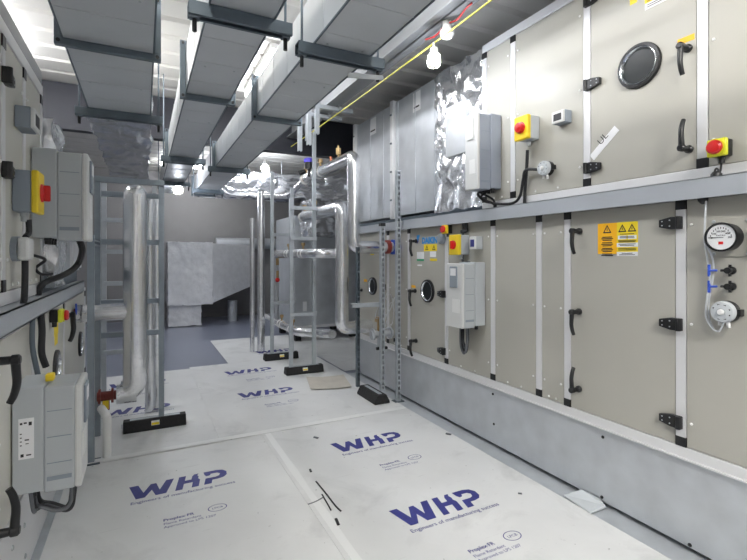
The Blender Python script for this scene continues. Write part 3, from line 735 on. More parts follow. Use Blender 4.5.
# ------------------------------------------------------------------ cables
def cable(pts, r, m, label, name='cable', group=None, k=7):
    mb = MB(); mb.tube(spline(pts, k), r, 9); return tag(obj(name, mb, m), label, 'cable', group)
g = 'black cables hanging from the inverter drives'
PR = lambda u, v, d: R.p(*R.uv(u, v, d), d)
cable([PR(527.5, 150, .04), PR(526.5, 170, .03), PR(525, 190, .02), PR(524.5, 205, .02)], .011, 'cable', 'thick black cable running straight down from the switch on the upper unit')
cable([R.p(2.54, 1.885, .08), PR(481, 197, .09), PR(489, 202, .08), PR(500, 204, .06), PR(513, 203, .05), PR(520, 196, .04), PR(523, 180, .04), PR(526, 170, .05), R.p(PSU[0] + .045, PSU[1], .02)], .0095, 'cable', 'black cable sweeping from the upper inverter to the pressure switch', group=g)
cable([R.p(2.59, 1.885, .08), PR(478, 194, .12), PR(484, 201, .10), PR(492, 203, .08), PR(496, 206, .04)], .0095, 'cable', 'black cable bending from the upper inverter onto the channel', group=g)
cable([R.p(2.64, 1.885, .08), PR(481, 193, .06), PR(489, 197, .04), PR(494, 201, .03), PR(494.5, 208, .03)], .008, 'cable', 'innermost black cable dropping behind the upper inverter loop', group=g)
for k in range(6):
    y = 2.77 + k * .012; dd = .10 - .012 * k; z0 = .655 + .018 * (k % 3); wd = .10 - .008 * (k % 4)
    cable([R.p(y, .885, dd), R.p(y - .002, .80, dd), R.p(y + .004, z0 + .05, dd), R.p(y + wd * .5, z0, dd - .01), R.p(y + wd, z0 + .05, dd - .02), R.p(y + wd + .006, .80, dd - .02), R.p(y + wd, .885, dd - .02)], .0085, 'cable' if k % 2 else 'gcable', 'dark cable loop hanging in the bundle beneath the lower pale inverter', group='cable loops under the lower pale inverter', k=6)
cable([PR(466, 222, .03), PR(466, 228, .02), PR(466, 231, .02), R.p(R.uv(465, 232)[0], R.uv(465, 232)[1], .04)], .014, 'cable', 'short black cable from the channel into the rotary isolator')
cable([PR(463, 222, .02), PR(463, 245, .015), PR(463, 262, .02), R.p(2.80, 1.362, .05)], .010, 'gcable', 'grey conduit from the channel down to the lower inverter')
PL = lambda u, v, d: L.p(*L.uv(u, v, d), d)
gl = 'black cables on the near cream unit'
# near unit (left of picture)
# ------------------------------------------------------------------ near cream units, low corridor side
ysL = [.6, 1.30, 2.0, 2.62, 3.55, 4.75]
zb0, zb1 = .33, 1.13
tL, pL = unit(L, ysL, zb0, zb1, ['panel', 'door', 'panel', 'door', 'door'], 'low cream-lit unit with two small round windows, behind the grey inverter', railb=.05, railt=.03, mats='cream')
tt = thing('plinth', 'pale metal plinth under the low cream unit', 'plinth', (-.9, 2.6, 0))
mb = MB(); mb.box(XL, -1.7, .5, 4.8, 0.0, zb0); obj('plinth_skin', mb, 'alu', tt)
m2 = MB()
for u, v in ((24, 525.5), (25, 556), (12, 548)): q = L.uv(u, v); m2.lathe(L.p(q[0], q[1], 0), L.n, [(.011, 0), (.011, .003), (.006, .006)], 10)
obj('bolts', m2, 'grey', tt)
mb = MB(); mb.box(XL, XL + .035, .5, 4.8, 0, .012); obj('base_flange', mb, 'strut', tt)
y, z = L.uv(55.5, 367); porthole(L, y, z, .10, pL[3]); y, z = L.uv(79.5, 344); porthole(L, y, z, .10, pL[4])
d1 = pL[2]
q = L.uv(14, 360, .06); handle(L, q[0], q[1], False, d1, .9)
q = L.uv(13, 531, .06); handle(L, q[0], q[1], True, d1, .9)
q = L.uv(72, 315, .06); handle(L, q[0], q[1], False, pL[4], 1.0)
st_uv(54, 322, 58, 333, 'ysticker', pL[3], 'yellow sticker', L); st_uv(54.5, 335, 57.5, 343, 'ysticker', pL[3], 'yellow sticker', L)
# channel
mb = MB(); L.box(mb, .3, 4.2, 1.135, 1.215, .045, .05); L.box(mb, .3, 4.2, 1.209, 1.215, -.3, .05); L.box(mb, .3, 4.2, 1.135, 1.14, .0, .05)
tag(obj('channel', mb, 'beam'), 'pale grey steel channel along the near cream units', 'channel')
# near upper unit
ysLU = [.6, 1.25, ly(3), ly(24), ly(41)]
tLU, pLU = unit(L, ysLU, 1.22, 2.27, ['panel', 'panel', 'panel', 'panel'], 'upper cream-lit unit carrying the yellow isolator and grey boxes beside the near edge', railb=.05, railt=.055, mats='cream')
for v in (76, 170): q = L.uv(3, v); hinge(L, q[0], q[1], 1, pLU[2])
mb = MB(); L.box(mb, .55, ly(41) + .02, 2.27, 2.34, -.05, .0); obj('roof_edge', mb, 'steel', tLU)
y, z = 2.225, 1.662; isolator(L, y + .06, z, .12, .165, .088, 'yellow isolator with red rotary handle on the near cream unit', 'rotary', 'dgrey'); ISO = (y + .06, z)
cable([L.p(ISO[0], ISO[1] - .11, .045), L.p(ISO[0] + .005, ISO[1] - .16, .045), L.p(y + .03, 1.48, .04)], .011, 'cable', 'thick black cable from the near yellow isolator down to the junction box', group=gl)
q = (2.25, 1.386); cable([L.p(q[0], q[1], .04), L.p(q[0], 1.33, .04), L.p(q[0], 1.25, .038), L.p(q[0], 1.21, .035)], .012, 'cable', 'thick black conduit from junction box down to the near channel', group=gl)
p = L.p(2.66, 1.485, .18)
cable([p, p + Vector((0.01, .02, -.05)), at(79, 262, 2.36), at(72, 270, 2.34), at(60, 276.5, 2.3), at(48, 281, 2.25), at(41, 286, 2.2), at(38, 295, 2.2)], .015, 'cable', 'thick black cable curving from the high grey inverter to the near channel', group=gl)
cable([at(29, 255, 2.12), at(36, 256, 2.15), at(45, 260, 2.2), at(36, 268, 2.2), at(41, 274, 2.2), at(52, 274, 2.3)], .007, 'cable', 'thin black cable looping out beside the junction box', group=gl)
q = L.uv(33, 325); cable([L.p(q[0], 1.13, .03), L.p(q[0], 1.05, .035), L.p(q[0] - .01, .95, .035), L.p(q[0], .88, .05)], .015, 'cable', 'black cable from the near channel down behind the low inverter', group=gl)
q = L.uv(27, 325); cable([L.p(q[0], 1.13, .02), L.p(q[0], 1.0, .02), L.p(q[0], .87, .04)], .011, 'galvdark', 'grey conduit beside the black cable above the low inverter', group=gl)
for k in range(4):
    y = 2.235 + k * .03; xo = .07 + .02 * k
    p0 = L.p(y, .46, .06); p1 = L.p(2.30 + .03 * k, .45, .19)
    mid = L.p(y + .05, .345 - .014 * k, .11 + .01 * k)
    cable([p0, L.p(y + .005, .38, .07), mid + Vector((-.03, 0, .03)), mid + Vector((.03, 0, .0)), L.p(2.29 + .03 * k, .36, .185), p1], (.007, .009, .007, .014)[k], ('gcable', 'cable', 'gcable', 'cable')[k], ('thin grey cable loop, outermost under the low inverter', 'black cable loop close to the panel under the low inverter', 'second thin grey cable loop under the low inverter', 'thick black cable loop ending in a gland under the low inverter')[k], group='cable loops under the low grey inverter')
y, z = L.uv(50, 316); 
estop(L, y, z, 'emergency stop with yellow collar below the near channel', 1.0)
mb = MB(); q = L.uv(46, 379); L.box(mb, 2.28, 2.325, .885, .915, .10, .13); tag(obj('yellow_clip', mb, 'yellow', bevel=.006), 'small yellow clip lying on top of the low inverter', 'clip')
# foil end piece and duct beyond the near upper unit
t = thing('foil_wrapped_duct', 'foil wrapped duct end behind the near upper cream unit', 'duct', (-.9, 3.0, 1.22))
mb = crumple(-1.5, XL + .05, ly(41) + .07, ly(41) + .42, 1.25, 2.12, .05, 6, 24); obj('foil_wrap', mb, 'crinkle', t)
mb = MB(); y0 = ly(41) + .40
mb.prism([(XL + .02, y0, 1.3), (XL + .02, y0, 2.05), (XL + .02, y0 + .95, 1.86), (XL + .02, y0 + .95, 1.3)], (-1.0, 0, 0)); obj('duct_body', mb, 'galv', t)
mb = MB(); mb.box(XL + .01, XL + .04, y0 + .45, y0 + .9, 1.32, 1.62); obj('paper_label', mb, 'paper', t)
mb = MB(); mb.box(XL, -1.6, ly(41) + .03, 4.2, 1.215, 1.3); obj('bearer', mb, 'galvdark', t)

# ------------------------------------------------------------------ ceiling ducts
def trapeze(t, x0, x1, Y, z, name='hanger', over=.08, rods=True):
    mb = MB(); mb.box(x0 - over, x1 + over, Y - .03, Y + .03, z - .006, z - .001); mb.box(x0 - over, x1 + over, Y - .03, Y - .026, z - .055, z - .006); mb.box(x0 - over, x1 + over, Y + .026, Y + .03, z - .055, z - .006)
    mb.box(x0 - over, x1 + over, Y - .026, Y - .014, z - .055, z - .051); mb.box(x0 - over, x1 + over, Y + .014, Y + .026, z - .055, z - .051)
    o = obj('trapeze_bar', mb, 'galvdark', t)
    for x in (x0 - over + .025, x1 + over - .025):
        m2 = MB(); m2.cyl((x, Y, z - .10), (x, Y, ROOF - .005), .006, n=8); m2.box(x - .018, x + .018, Y - .018, Y + .018, z - .064, z - .055); r = obj('threaded_rod', m2, 'galvdark', o)
        m2 = MB(); m2.cyl((x, Y, z - .115), (x, Y, z - .062), .0095, n=8); obj('rod_cap', m2, 'black', o)
def flange(t, x0, x1, z0, z1, Y, m='galvdark', w=.035):
    mb = MB()
    mb.box(x0 - w, x1 + w, Y - .018, Y + .018, z0 - w, z0); mb.box(x0 - w, x1 + w, Y - .018, Y + .018, z1, z1 + w)
    mb.box(x0 - w, x0, Y - .018, Y + .018, z0, z1); mb.box(x1, x1 + w, Y - .018, Y + .018, z0, z1)
    f = obj('flange', mb, m, t, bevel=.003)
    m2 = MB()
    for x in (x0 - w / 2, x1 + w / 2):
        for z in (z0 - w / 2, z1 + w / 2): m2.cyl((x, Y - .024, z), (x, Y - .016, z), .010, n=6)
    obj('corner_bolt', m2, 'black', f)
def duct(x0, x1, y0, y1, z0, z1, label, flanges, hangers, step=.30):
    t = thing('ceiling_duct', label, 'duct', ((x0 + x1) / 2, (y0 + y1) / 2, z0), 'parallel ducts hung under the roof')
    mb = MB(); ys = [y0]; 
    while ys[-1] < y1: ys.append(min(y1, ys[-1] + step))
    # stiffened sheet: shallow cross breaks between the pressed ribs
    for a, b in zip(ys[:-1], ys[1:]):
        mb.box(x0, x1, a, b, z0, z1)
        mb.box(x0 - .0025, x1 + .0025, b - .006, b, z0 - .0025, z1 + .0025)
    obj('duct_body', mb, 'duct', t)
    mb = MB()
    for x in (x0, x1):
        mb.box(x - .004, x + .004, y0, y1, z0 - .004, z0 + .004)
    obj('seam', mb, 'galvdark', t)
    m2 = MB(); r = random.Random(int(x0 * 100))
    y = y0 + .3
    while y < y1:
        for x in (x0 + .06, x1 - .06): m2.cyl((x, y, z0 - .004), (x, y, z0), .006, n=6)
        y += .55
    obj('rivets', m2, 'grey', t)
    for Y in flanges: flange(t, x0, x1, z0, z1, Y)
    for Y in hangers: trapeze(t, x0, x1, Y, z0 - .001)
    return t
ZD = 2.45
def yv(u, v): return onZ(u, v, ZD).y
dl = duct(-.343, .049, -.4, yv(120, 117), ZD, ZD + .26, 'ceiling duct above the near cream unit, turning into foil lagging', [yv(105, 46)], [yv(120, 112)])
dm = duct(.245, .519, -.4, 8.2, ZD, ZD + .30, 'middle ceiling duct of the three, the narrowest', [yv(208, 97), 5.4], [yv(240, 14), yv(190, 158), yv(180, 182)])
dr = duct(.75, 1.06, -.4, 8.3, ZD, ZD + .26, 'ceiling duct nearest the yellow cable, on the tall hanger bar', [yv(275, 118), 5.55, 8.1], [yv(347, 53), yv(232, 168), yv(215, 190)])
# foil lagged continuation of the first duct
mb = crumple(-.36, .06, yv(120, 117) + .03, 6.9, ZD - .02, ZD + .27, .04, 5, 34)
obj('foil_lagging', mb, 'crinkle', dl)
# diagonal flat stay on the third duct hanger
mb = MB(); a = at(348, 75, 2.2); b = at(383, 78, 2.45); mb.obox((a + b) / 2, (b - a) / 2, (0, 0, .012), (0, .003, 0)); obj('stay', mb, 'galv', dr)

# ------------------------------------------------------------------ yellow festoon cable with its lamps
lx, lz = 1.78, 2.985
yl = onX(434, 60, 1.76).y
cable([(1.76, -.5, 2.87), (1.76, .6, 2.865), (1.76, 1.6, 2.86), (1.76, yl, 2.85), (1.76, 4.0, 2.85), (1.76, 5.2, 2.86), (1.76, 5.9, 2.87)], .0055, 'ycable', 'yellow festoon cable slung along the roof beam')
def lamp(p, label, m='lamp', s=1.0):
    p = Vector(p); t = thing('caged_lamp', label, 'lamp', p, 'caged site lamps on the festoon cable')
    mb = MB(); mb.lathe(p, (0, 0, -1), [(.010 * s, -.038), (.012 * s, -.004), (.034 * s, 0), (.036 * s, .045 * s), (.030 * s, .05 * s)], 16); obj('lamp_holder', mb, 'white', t)
    mb = MB(); mb.lathe(p + Vector((0, 0, -.05 * s)), (0, 0, -1), [(.022 * s, 0), (.036 * s, .025 * s), (.040 * s, .055 * s), (.030 * s, .085 * s), (.001, .095 * s)], 16); obj('bulb', mb, m, t)
    mb = MB()
    for k in range(6):
        a = k * math.pi / 3; e = Vector((math.cos(a), math.sin(a), 0))
        mb.tube(spline([p + e * .036 * s + Vector((0, 0, -.045 * s)), p + e * .060 * s + Vector((0, 0, -.08 * s)), p + e * .056 * s + Vector((0, 0, -.14 * s)), p + e * .02 * s + Vector((0, 0, -.165 * s))], 4), .0022 * s, 6)
    n = 20
    mb.tube([p + Vector((math.cos(2 * math.pi * i / n) * .060 * s, math.sin(2 * math.pi * i / n) * .060 * s, -.11 * s)) for i in range(n + 1)], .0022 * s, 6)
    obj('wire_cage', mb, 'cagewire', t)
    return t
lamp((1.76, yl, 2.815), 'glowing caged lamp hanging from the yellow cable beside the foil wrap', s=.8)
p = at(265, 166, 8.2); lamp(p + Vector((0, 0, .08)), 'far glowing caged lamp above the slanting pipes', 'farlamp', 1.2)
p = at(178, 186, 6.6); lamp(p + Vector((0, 0, .06)), 'far glowing lamp under the middle ceiling duct', 'farlamp', 1.1)
p = at(188, 165, 6.2)
# smoke detector / beacon on the roof beam
p = onX(447, 34, 1.83); t = thing('smoke_detector', 'white round detector with red wires under the roof beam', 'detector', (1.77, p.y, 2.99))
mb = MB(); q = Vector((1.83, p.y, 2.988)); mb.lathe(q, (0, 0, -1), [(.03, 0), (.03, .06), (.048, .064), (.048, .09), (.032, .108), (.001, .112)], 22); obj('housing', mb, 'white', t)
mb = MB(); mb.tube(spline([q + Vector((0, .03, -.02)), q + Vector((.0, .14, -.035)), q + Vector((.0, .26, -.01))], 6), .006, 8); mb.tube(spline([q + Vector((0, -.03, -.02)), q + Vector((.01, -.10, -.03)), q + Vector((.0, -.2, -.01)), q + Vector((0, -.26, -.004))], 6), .006, 8); obj('red_wire', mb, 'rcable', t)

# ------------------------------------------------------------------ pipe stands
def foot(t, x, y, along, ln=.45, wd=.13, hh=.085, z=.008, sticker_=True):
    e = Vector((1, 0, 0)) if along == 'x' else Vector((0, 1, 0)); s = Vector((0, 1, 0)) if along == 'x' else Vector((1, 0, 0))
    c = Vector((x, y, z)); mb = MB()
    prof = [(-wd / 2, 0), (wd / 2, 0), (wd / 2, .02), (wd * .28, hh), (-wd * .28, hh), (-wd / 2, .02)]
    mb.prism([c - e * ln / 2 + s * a + Vector((0, 0, b)) for a, b in prof], e * ln)
    o = obj('rubber_foot', mb, 'rubber', t, bevel=.004)
    m2 = MB(); m2.obox(c + Vector((0, 0, hh + .001)), e * ln * .4, s * .018, (0, 0, .002)); obj('inset_rail', m2, 'strut', o)
    if sticker_:
        m3 = MB(); sd = -1; a = c + s * sd * (wd * .5 - .009) ; 
        nn = (s * sd * .065 + Vector((0, 0, wd * .22))).normalized(); up = (Vector((0, 0, .065)) - s * sd * (wd * .22)).normalized()
        m3.obox(c + s * sd * (wd * .39) + Vector((0, 0, .0525)) + nn * .0015, e * .03, up * .018, nn * .0012); k = obj('sticker', m3, 'paper', o)
        m4 = MB(); m4.obox(c + s * sd * (wd * .39) + Vector((0, 0, .0525)) + nn * .003 - up * .006, e * .028, up * .009, nn * .0006); obj('yellow_band', m4, 'ysticker', k)
    return o
g = 'galvanised strut stands on black feet'
# left stand
t = thing('pipe_stand', 'two-legged strut frame around the lagged riser, with sticker on its long black foot', 'pipe stand', (.1, 4.12, 0), g)
YS = 4.13
foot(t, .09, YS, 'x', .46)
mb = MB(); strut(mb, (.135, YS, .095), (.135, YS, 2.03), (0, 1, 0)); obj('post', mb, 'strutdark', t)
mb = MB(); strut(mb, (-.315, YS, .01), (-.315, YS, 2.03), (0, 1, 0)); obj('post', mb, 'strutdark', t)
mb = MB(); strut(mb, (-.33, YS - .042, 2.0), (.155, YS - .042, 2.0), (0, 0, -1)); obj('crossbar', mb, 'strutdark', t)
for z in (1.90, 1.52, 1.04, .78): 
    mb = MB(); strut(mb, (-.33, YS + .042, z), (.115, YS + .042, z), (0, 1, 0)); obj('crossbar', mb, 'strutdark', t)
t = thing('pipe_stand', 'single dark strut post standing right behind the low inverter', 'pipe stand', (-.315, 3.62, 0), g)
mb = MB(); strut(mb, (-.315, 3.62, .006), (-.315, 3.62, 1.55), (0, 1, 0)); obj('post', mb, 'strutdark', t)
mb = MB(); mb.box(-.37, -.26, 3.57, 3.67, .005, .012); obj('base_plate', mb, 'galvdark', t)
mb = MB(); strut(mb, (-.315, 3.645, 1.50), (-.315, 4.09, 1.50), (1, 0, 0)); obj('crossbar', mb, 'strutdark', t)
# second rack behind
t = thing('pipe_stand', 'pale strut rack behind the lagged riser, with four short rungs', 'pipe stand', (-.05, 5.0, 0), g)
for x in (-.33, .10):
    mb = MB(); strut(mb, (x, 5.0, .008), (x, 5.0, 2.1), (0, 1, 0)); obj('post', mb, 'strut', t)
for z in (2.0, 1.75, 1.45, 1.15, .85, .5): 
    mb = MB(); strut(mb, (-.33, 4.958, z), (.10, 4.958, z), (0, 1, 0)); obj('crossbar', mb, 'strut', t)
# lagged riser with two branches
RX, RY, rr = -.055, 4.0, .085
def lag(pts, r, label, rad=None, seams=True, m='foil', name='lagged_pipe', g=None):
    t = thing(name, label, 'pipe', pts[0], g)
    P = fillet(pts, rad or r * 1.2)
    # resample long straights for foil lap bands
    mb = MB(); mb.tube(P, r, 20); obj('foil_lagging', mb, m, t)
    if seams:
        for a, b in zip(pts[:-1], pts[1:]):
            a = Vector(a); b = Vector(b); Ld = (b - a).length; d = (b - a).normalized(); n = int(Ld / .45)
            for k in range(1, n + 1):
                c = a + d * (Ld * k / (n + 1)); m2 = MB(); m2.cyl(c - d * .022, c + d * .022, r * 1.015, n=20); obj('tape_band', m2, 'foil', t)
    return t
gp = 'foil lagged pipes'
lag([(RX, RY, 1.88), (RX, RY, .36), (RX - .03, RY, .36)], rr, 'thick foil lagged riser standing inside the near strut frame', g=gp)
mb = MB(); mb.ball((RX, RY, 1.88), rr, 20); obj('domed_end', mb, 'foil', bpy.data.objects['lagged_pipe'])
lag([(RX, RY, .98), (-.36, RY, .98), (-.40, RY, .98)], .065, 'foil lagged branch reaching from the riser to the near cream unit', g=gp)
lag([(RX + .01, RY, .345), (-.18, RY, .345)], .072, 'short foil lagged stub at the foot of the riser', g=gp)
for xx, y, z0, z1, r, lab in ((.05, 4.55, .02, 1.95, .035, 'slim foil pipe behind the near strut frame'), (.11, 4.62, .02, 1.98, .03, 'second slim foil pipe just behind the near strut frame')):
    lag([(xx, y, z0), (xx, y, z1)], r, lab, m='crinkle', g=gp)
t = thing('gate_valve', 'red oxide valve at the foot of the lagged riser', 'valve', (-.24, 4.0, .345))
mb = MB(); mb.cyl((-.18, 4.0, .345), (-.31, 4.0, .345), .035, n=14); mb.cyl((-.2, 4.0, .345), (-.215, 4.0, .345), .055, n=14); mb.cyl((-.285, 4.0, .345), (-.30, 4.0, .345), .055, n=14); mb.cyl((-.25, 4.0, .345), (-.25, 4.0, .24), .025, n=12); obj('valve_body', mb, 'rust', t)
mb = MB(); mb.box(-.27, -.23, 3.95, 3.96, .26, .32); obj('yellow_tag', mb, 'yellow', t)
t = thing('gate_valve', 'steel valve with blue lever on the branch below the near channel', 'valve', (-.42, 4.0, .98))
mb = MB(); mb.cyl((-.40, 4.0, .98), (-.455, 4.0, .98), .04, n=14); obj('valve_body', mb, 'rust', t)
mb = MB(); mb.box(-.44, -.43, 3.93, 3.95, .98, 1.06); obj('lever', mb, 'blue', t)
lag([onZ(94, 457, .02) + Vector((.03, .2, .27)), onZ(107, 457, .02) + Vector((0, .02, .27)), onZ(107, 457, .01)], .028, 'white plastic waste pipe bending down to the floor by the dark post', rad=.05, seams=False, m='pvc', name='waste_pipe')
mb = MB(); q = onZ(113, 440, .02)

# slotted posts next to the plinth
t = thing('pipe_stand', 'slotted strut post on the short black foot by the plinth', 'pipe stand', (2.08, 4.05, 0), g)
foot(t, 2.02, 4.0, 'y', .40, .16, .085, .0085, False)
mb = MB(); strut(mb, (2.085, 3.93, .095), (2.085, 3.93, 1.70), (0, 1, 0), slots=True); obj('post', mb, 'strut', t)
mb = MB(); mb.box(2.06, 2.11, 3.905, 3.955, 1.70, 1.73); obj('end_cap', mb, 'black', t)
mb = MB(); strut(mb, (1.80, 4.02, .93), (2.085, 4.0, .93), (0, 1, 0)); obj('crossbar', mb, 'strut', t)
mb = MB(); strut(mb, (1.93, 4.16, .095), (1.93, 4.16, 1.5), (0, 1, 0), slots=True, wd=.03); obj('post', mb, 'galvdark', t)
t = thing('pipe_stand', 'tallest strut post beside the plinth, rising past the grey channel', 'pipe stand', (2.20, 3.82, 0), g)
mb = MB(); strut(mb, (2.20, 3.82, .008), (2.20, 3.82, 2.24), (0, 1, 0), slots=True); obj('post', mb, 'strut', t)
mb = MB(); mb.box(2.15, 2.25, 3.78, 3.86, .005, .012); obj('base_plate', mb, 'galvdark', t)
# middle stands
def stand(xc, yc, ln, xs, ztops, bars, label, bartop=None):
    t = thing('pipe_stand', label, 'pipe stand', (xc, yc, 0), g)
    foot(t, xc, yc, 'x', ln, .13, .085, .0125)
    for x, zt in zip(xs, ztops):
        mb = MB(); strut(mb, (x, yc, .1), (x, yc, zt), (0, 1, 0)); obj('post', mb, 'strut', t)
    for z in bars:
        mb = MB(); strut(mb, (min(xs) - .02, yc - .042, z), (max(xs) + .02, yc - .042, z), (0, 0, 1)); obj('crossbar', mb, 'strut', t)
    return t
u2x = lambda u, Y: onY(u, 300, Y).x
Y2, Y1 = 5.25, 6.1
stand(u2x(304, Y2), Y2, .46, [u2x(291, Y2), u2x(314, Y2)], [2.10, 2.95], [.72, 1.62, 1.98], 'middle strut stand with two legs on a black foot, nearer of the pair')
stand(u2x(281, Y1), Y1, .46, [u2x(272, Y1), u2x(292, Y1)], [2.55, 2.35], [.78, 1.70], 'middle strut stand farther back on its black foot beside the slim pipes')
# strut hangers from the roof beam
for u0, u1, v, Y in ((325, 364, 117, 4.45), (316, 348, 126, 4.75)):
    a = onY(u0, v, Y)
    zz = 2.955
    t = thing('strut_hanger', 'strut cross arm clamped under the roof beam, ' + ('nearer of two' if Y < 4.6 else 'farther of two'), 'hanger', (1.5, Y, zz), 'strut cross arms on the roof beam')
    mb = MB(); strut(mb, (1.38, Y, zz + .0), (2.0, Y, zz + .0), (0, 0, 1)); obj('cross_arm', mb, 'strut', t)
    for x in (1.50, 1.585):
        mb = MB(); strut(mb, (x, Y - .042, zz - (.42 if x < 1.55 else .30)), (x, Y - .042, zz + .02), (0, 1, 0)); obj('drop_post', mb, 'strut', t)
    mb = MB(); mb.box(1.83, 1.86, Y - .03, Y + .03, zz - .02, zz + .07); obj('beam_clamp', mb, 'galv', t)

# ------------------------------------------------------------------ lagged pipework in the middle
xa = 1.95; ya = 4.30
za = onX(350, 158, xa).z; zab = 1.50
YE = 6.2
def valve_set(p, d, s, label):   # gaskets and nut on a pipe end
    t = thing('pipe_coupling', label, 'coupling', p, 'brass couplings and valves on the lagged pipes')
    p = Vector(p); d = Vector(d); mb = MB(); mb.cyl(p - d * .05 * s, p + d * .05 * s, .035 * s, n=14); obj('body', mb, 'brass', t)
    mb = MB()
    for k in (-.06, .06): mb.cyl(p + d * (k - .012) * s, p + d * (k + .012) * s, .062 * s, n=14)
    obj('flange', mb, 'white', t)
    mb = MB(); mb.cyl(p + Vector((0, 0, .03 * s)), p + Vector((0, 0, .11 * s)), .012 * s, n=10); mb.cyl(p + Vector((0, 0, .10 * s)), p + Vector((0, 0, .14 * s)), .026 * s, n=10); obj('stem', mb, 'brass', t)
    return t
lag([(xa, YE - .4, za), (xa, ya, za), (xa, ya, zab), (2.295, ya, zab)], .068, 'upper foil lagged header with a long drop to the lower unit', rad=.085, g=gp)
zb = onX(340, 206, xa).z - .02
lag([(xa, YE - .3, zb), (xa, 4.62, zb), (xa, 4.62, .62), (2.295, 4.62, .62)], .075, 'second foil lagged header dropping close to the floor', rad=.09, g=gp)
lag([(1.73, 6.62, 1.44), (1.73, 4.75, 1.44), (1.93, 4.75, 1.44)], .055, 'foil lagged pipe at mid height between the middle stands', g=gp)
zd = .46
lag([(1.73, 7.2, zd), (1.73, 5.5, zd), (1.93, 5.35, zd), (1.97, 4.95, zd + .04)], .052, 'lowest foil lagged pipe running between the middle stands', g=gp)
Yv = 6.75
lag([(onY(261, 300, Yv).x, Yv, .01), (onY(261, 300, Yv).x, Yv, onY(261, 192, Yv).z)], .055, 'tall slim foil riser standing beside the bare floor', g=gp)
lag([(onY(252.5, 300, Yv).x, Yv + .02, .01), (onY(252.5, 300, Yv).x, Yv + .02, onY(252, 218, Yv).z)], .034, 'thin shorter foil riser beside the bare floor', g=gp)
lag([(onY(261, 300, Yv).x, Yv, onY(261, 195, Yv).z), (xa, Yv - .1, onY(261, 195, Yv).z), (xa, YE - .3, za - .02)], .045, 'short foil link joining tall riser to the upper header', g=gp)
lag([(1.73, 6.52, 1.40), (1.73, 6.52, .50)], .032, 'thin pale drop pipe hung with a red cap behind the middle stands', seams=False, m='galv', g=gp)
valve_set((xa, YE - .36, za), (0, 1, 0), 1.1, 'brass coupling at the far end of the upper header')
valve_set((xa, 5.3, za), (0, 1, 0), 1.15, 'brass coupling half way along the upper header')
valve_set((xa, YE - .28, zb), (0, 1, 0), 1.1, 'brass coupling at the far end of the second header')
valve_set((xa, 5.5, zb), (0, 1, 0), 1.2, 'brass coupling half way along the second header')
valve_set((1.73, 5.9, 1.44), (0, 1, 0), .95, 'brass coupling at the far end of the mid height pipe')
valve_set((1.73, 5.3, 1.44), (0, 1, 0), .95, 'brass coupling half way along the mid height pipe')
valve_set((1.73, 6.25, zd), (0, 1, 0), .95, 'brass coupling on the lowest pipe, farther one')
valve_set((1.73, 5.72, zd), (0, 1, 0), .95, 'brass coupling on the lowest pipe, nearer one')
t = thing('air_vent', 'small brass air vent on top of the upper header', 'air vent', (xa, 4.72, za + .06))
mb = MB(); mb.cyl((xa, 4.72, za + .055), (xa, 4.72, za + .10), .010, n=10); mb.cyl((xa, 4.72, za + .10), (xa, 4.72, za + .17), .028, n=14); mb.cyl((xa, 4.72, za + .17), (xa, 4.72, za + .20), .010, n=8); obj('vent_body', mb, 'brass', t)
mb = MB(); mb.cyl((xa, 4.95, za + .06), (xa, 4.95, za + .12), .014, n=10); tag(obj('test_point', mb, 'copper'), 'tiny copper test point on the upper header', 'test point')
t = thing('valve_actuator', 'black actuator with purple cap on the upper header', 'actuator', (xa, 5.35, za + .08))
p = at(309, 161, 5.6)
mb = MB(); mb.cyl((p.x, p.y, p.z - .19), (p.x, p.y, p.z - .09), .018, n=10); mb.cyl((p.x, p.y, p.z - .1), (p.x, p.y, p.z - .02), .05, n=16); mb.cyl((p.x - .05, p.y, p.z - .13), (p.x - .12, p.y, p.z - .16), .03, n=12); obj('motor', mb, 'black', t)
mb = MB(); mb.lathe((p.x, p.y, p.z - .02), (0, 0, 1), [(.062, 0), (.062, .04), (.04, .055), (.001, .058)], 18); obj('purple_cap', mb, 'purple', t)
p = at(277.5, 275, 6.45); t = thing('drain_cock', 'brass drain cock with red cap hanging from the thin pale drop pipe', 'drain cock', (p.x, p.y, p.z))
mb = MB(); mb.cyl((p.x, p.y, p.z - .06), (p.x, p.y, p.z + .06), .018, n=10); mb.cyl((p.x, p.y, p.z + .14), (p.x, p.y, p.z + .24), .022, n=10); obj('brass_body', mb, 'brass', t)
mb = MB(); mb.ball((p.x, p.y, p.z - .07), .034, 12); obj('red_cap', mb, 'red', t)
# valve clusters by the unit
t = thing('control_valve', 'tangle of brass and steel control valve with clear wires beside the slotted post', 'valve', (2.1, 4.35, .55))
mb = MB(); mb.cyl((2.05, 4.1, .62), (2.298, 4.1, .62), .035, n=14); mb.cyl((2.06, 4.1, .62), (2.075, 4.1, .62), .06, n=14); mb.cyl((2.26, 4.1, .62), (2.275, 4.1, .62), .06, n=14); mb.cyl((2.15, 4.1, .62), (2.15, 4.1, .48), .03, n=12); obj('valve_body', mb, 'galv', t)
mb = MB(); mb.cyl((2.15, 4.1, .64), (2.15, 4.1, .74), .03, n=14); mb.box(2.11, 2.19, 4.06, 4.14, .74, .79); obj('actuator_head', mb, 'brass', t)
mb = MB(); r0 = random.Random(4)
for k in range(5):
    cx, cz = 2.12 + .04 * k, .80 + .05 * (k % 3)
    mb.tube(spline([(2.15, 4.08, .78), (cx - .05, 4.05, cz), (cx, 4.03, cz + .14), (min(cx + .07, 2.28), 4.05, cz + .05), (cx + .04, 4.09, cz - .10), (2.2, 4.1, .66)], 6), .003, 6)
obj('wiring', mb, 'tubing', t)
mb = MB(); mb.cyl((2.09, 4.06, .48), (2.21, 4.06, .48), .016, n=10); mb.cyl((2.24, 3.98, .57), (2.3, 3.95, .57), .02, n=10); obj('lever', mb, 'black', t)
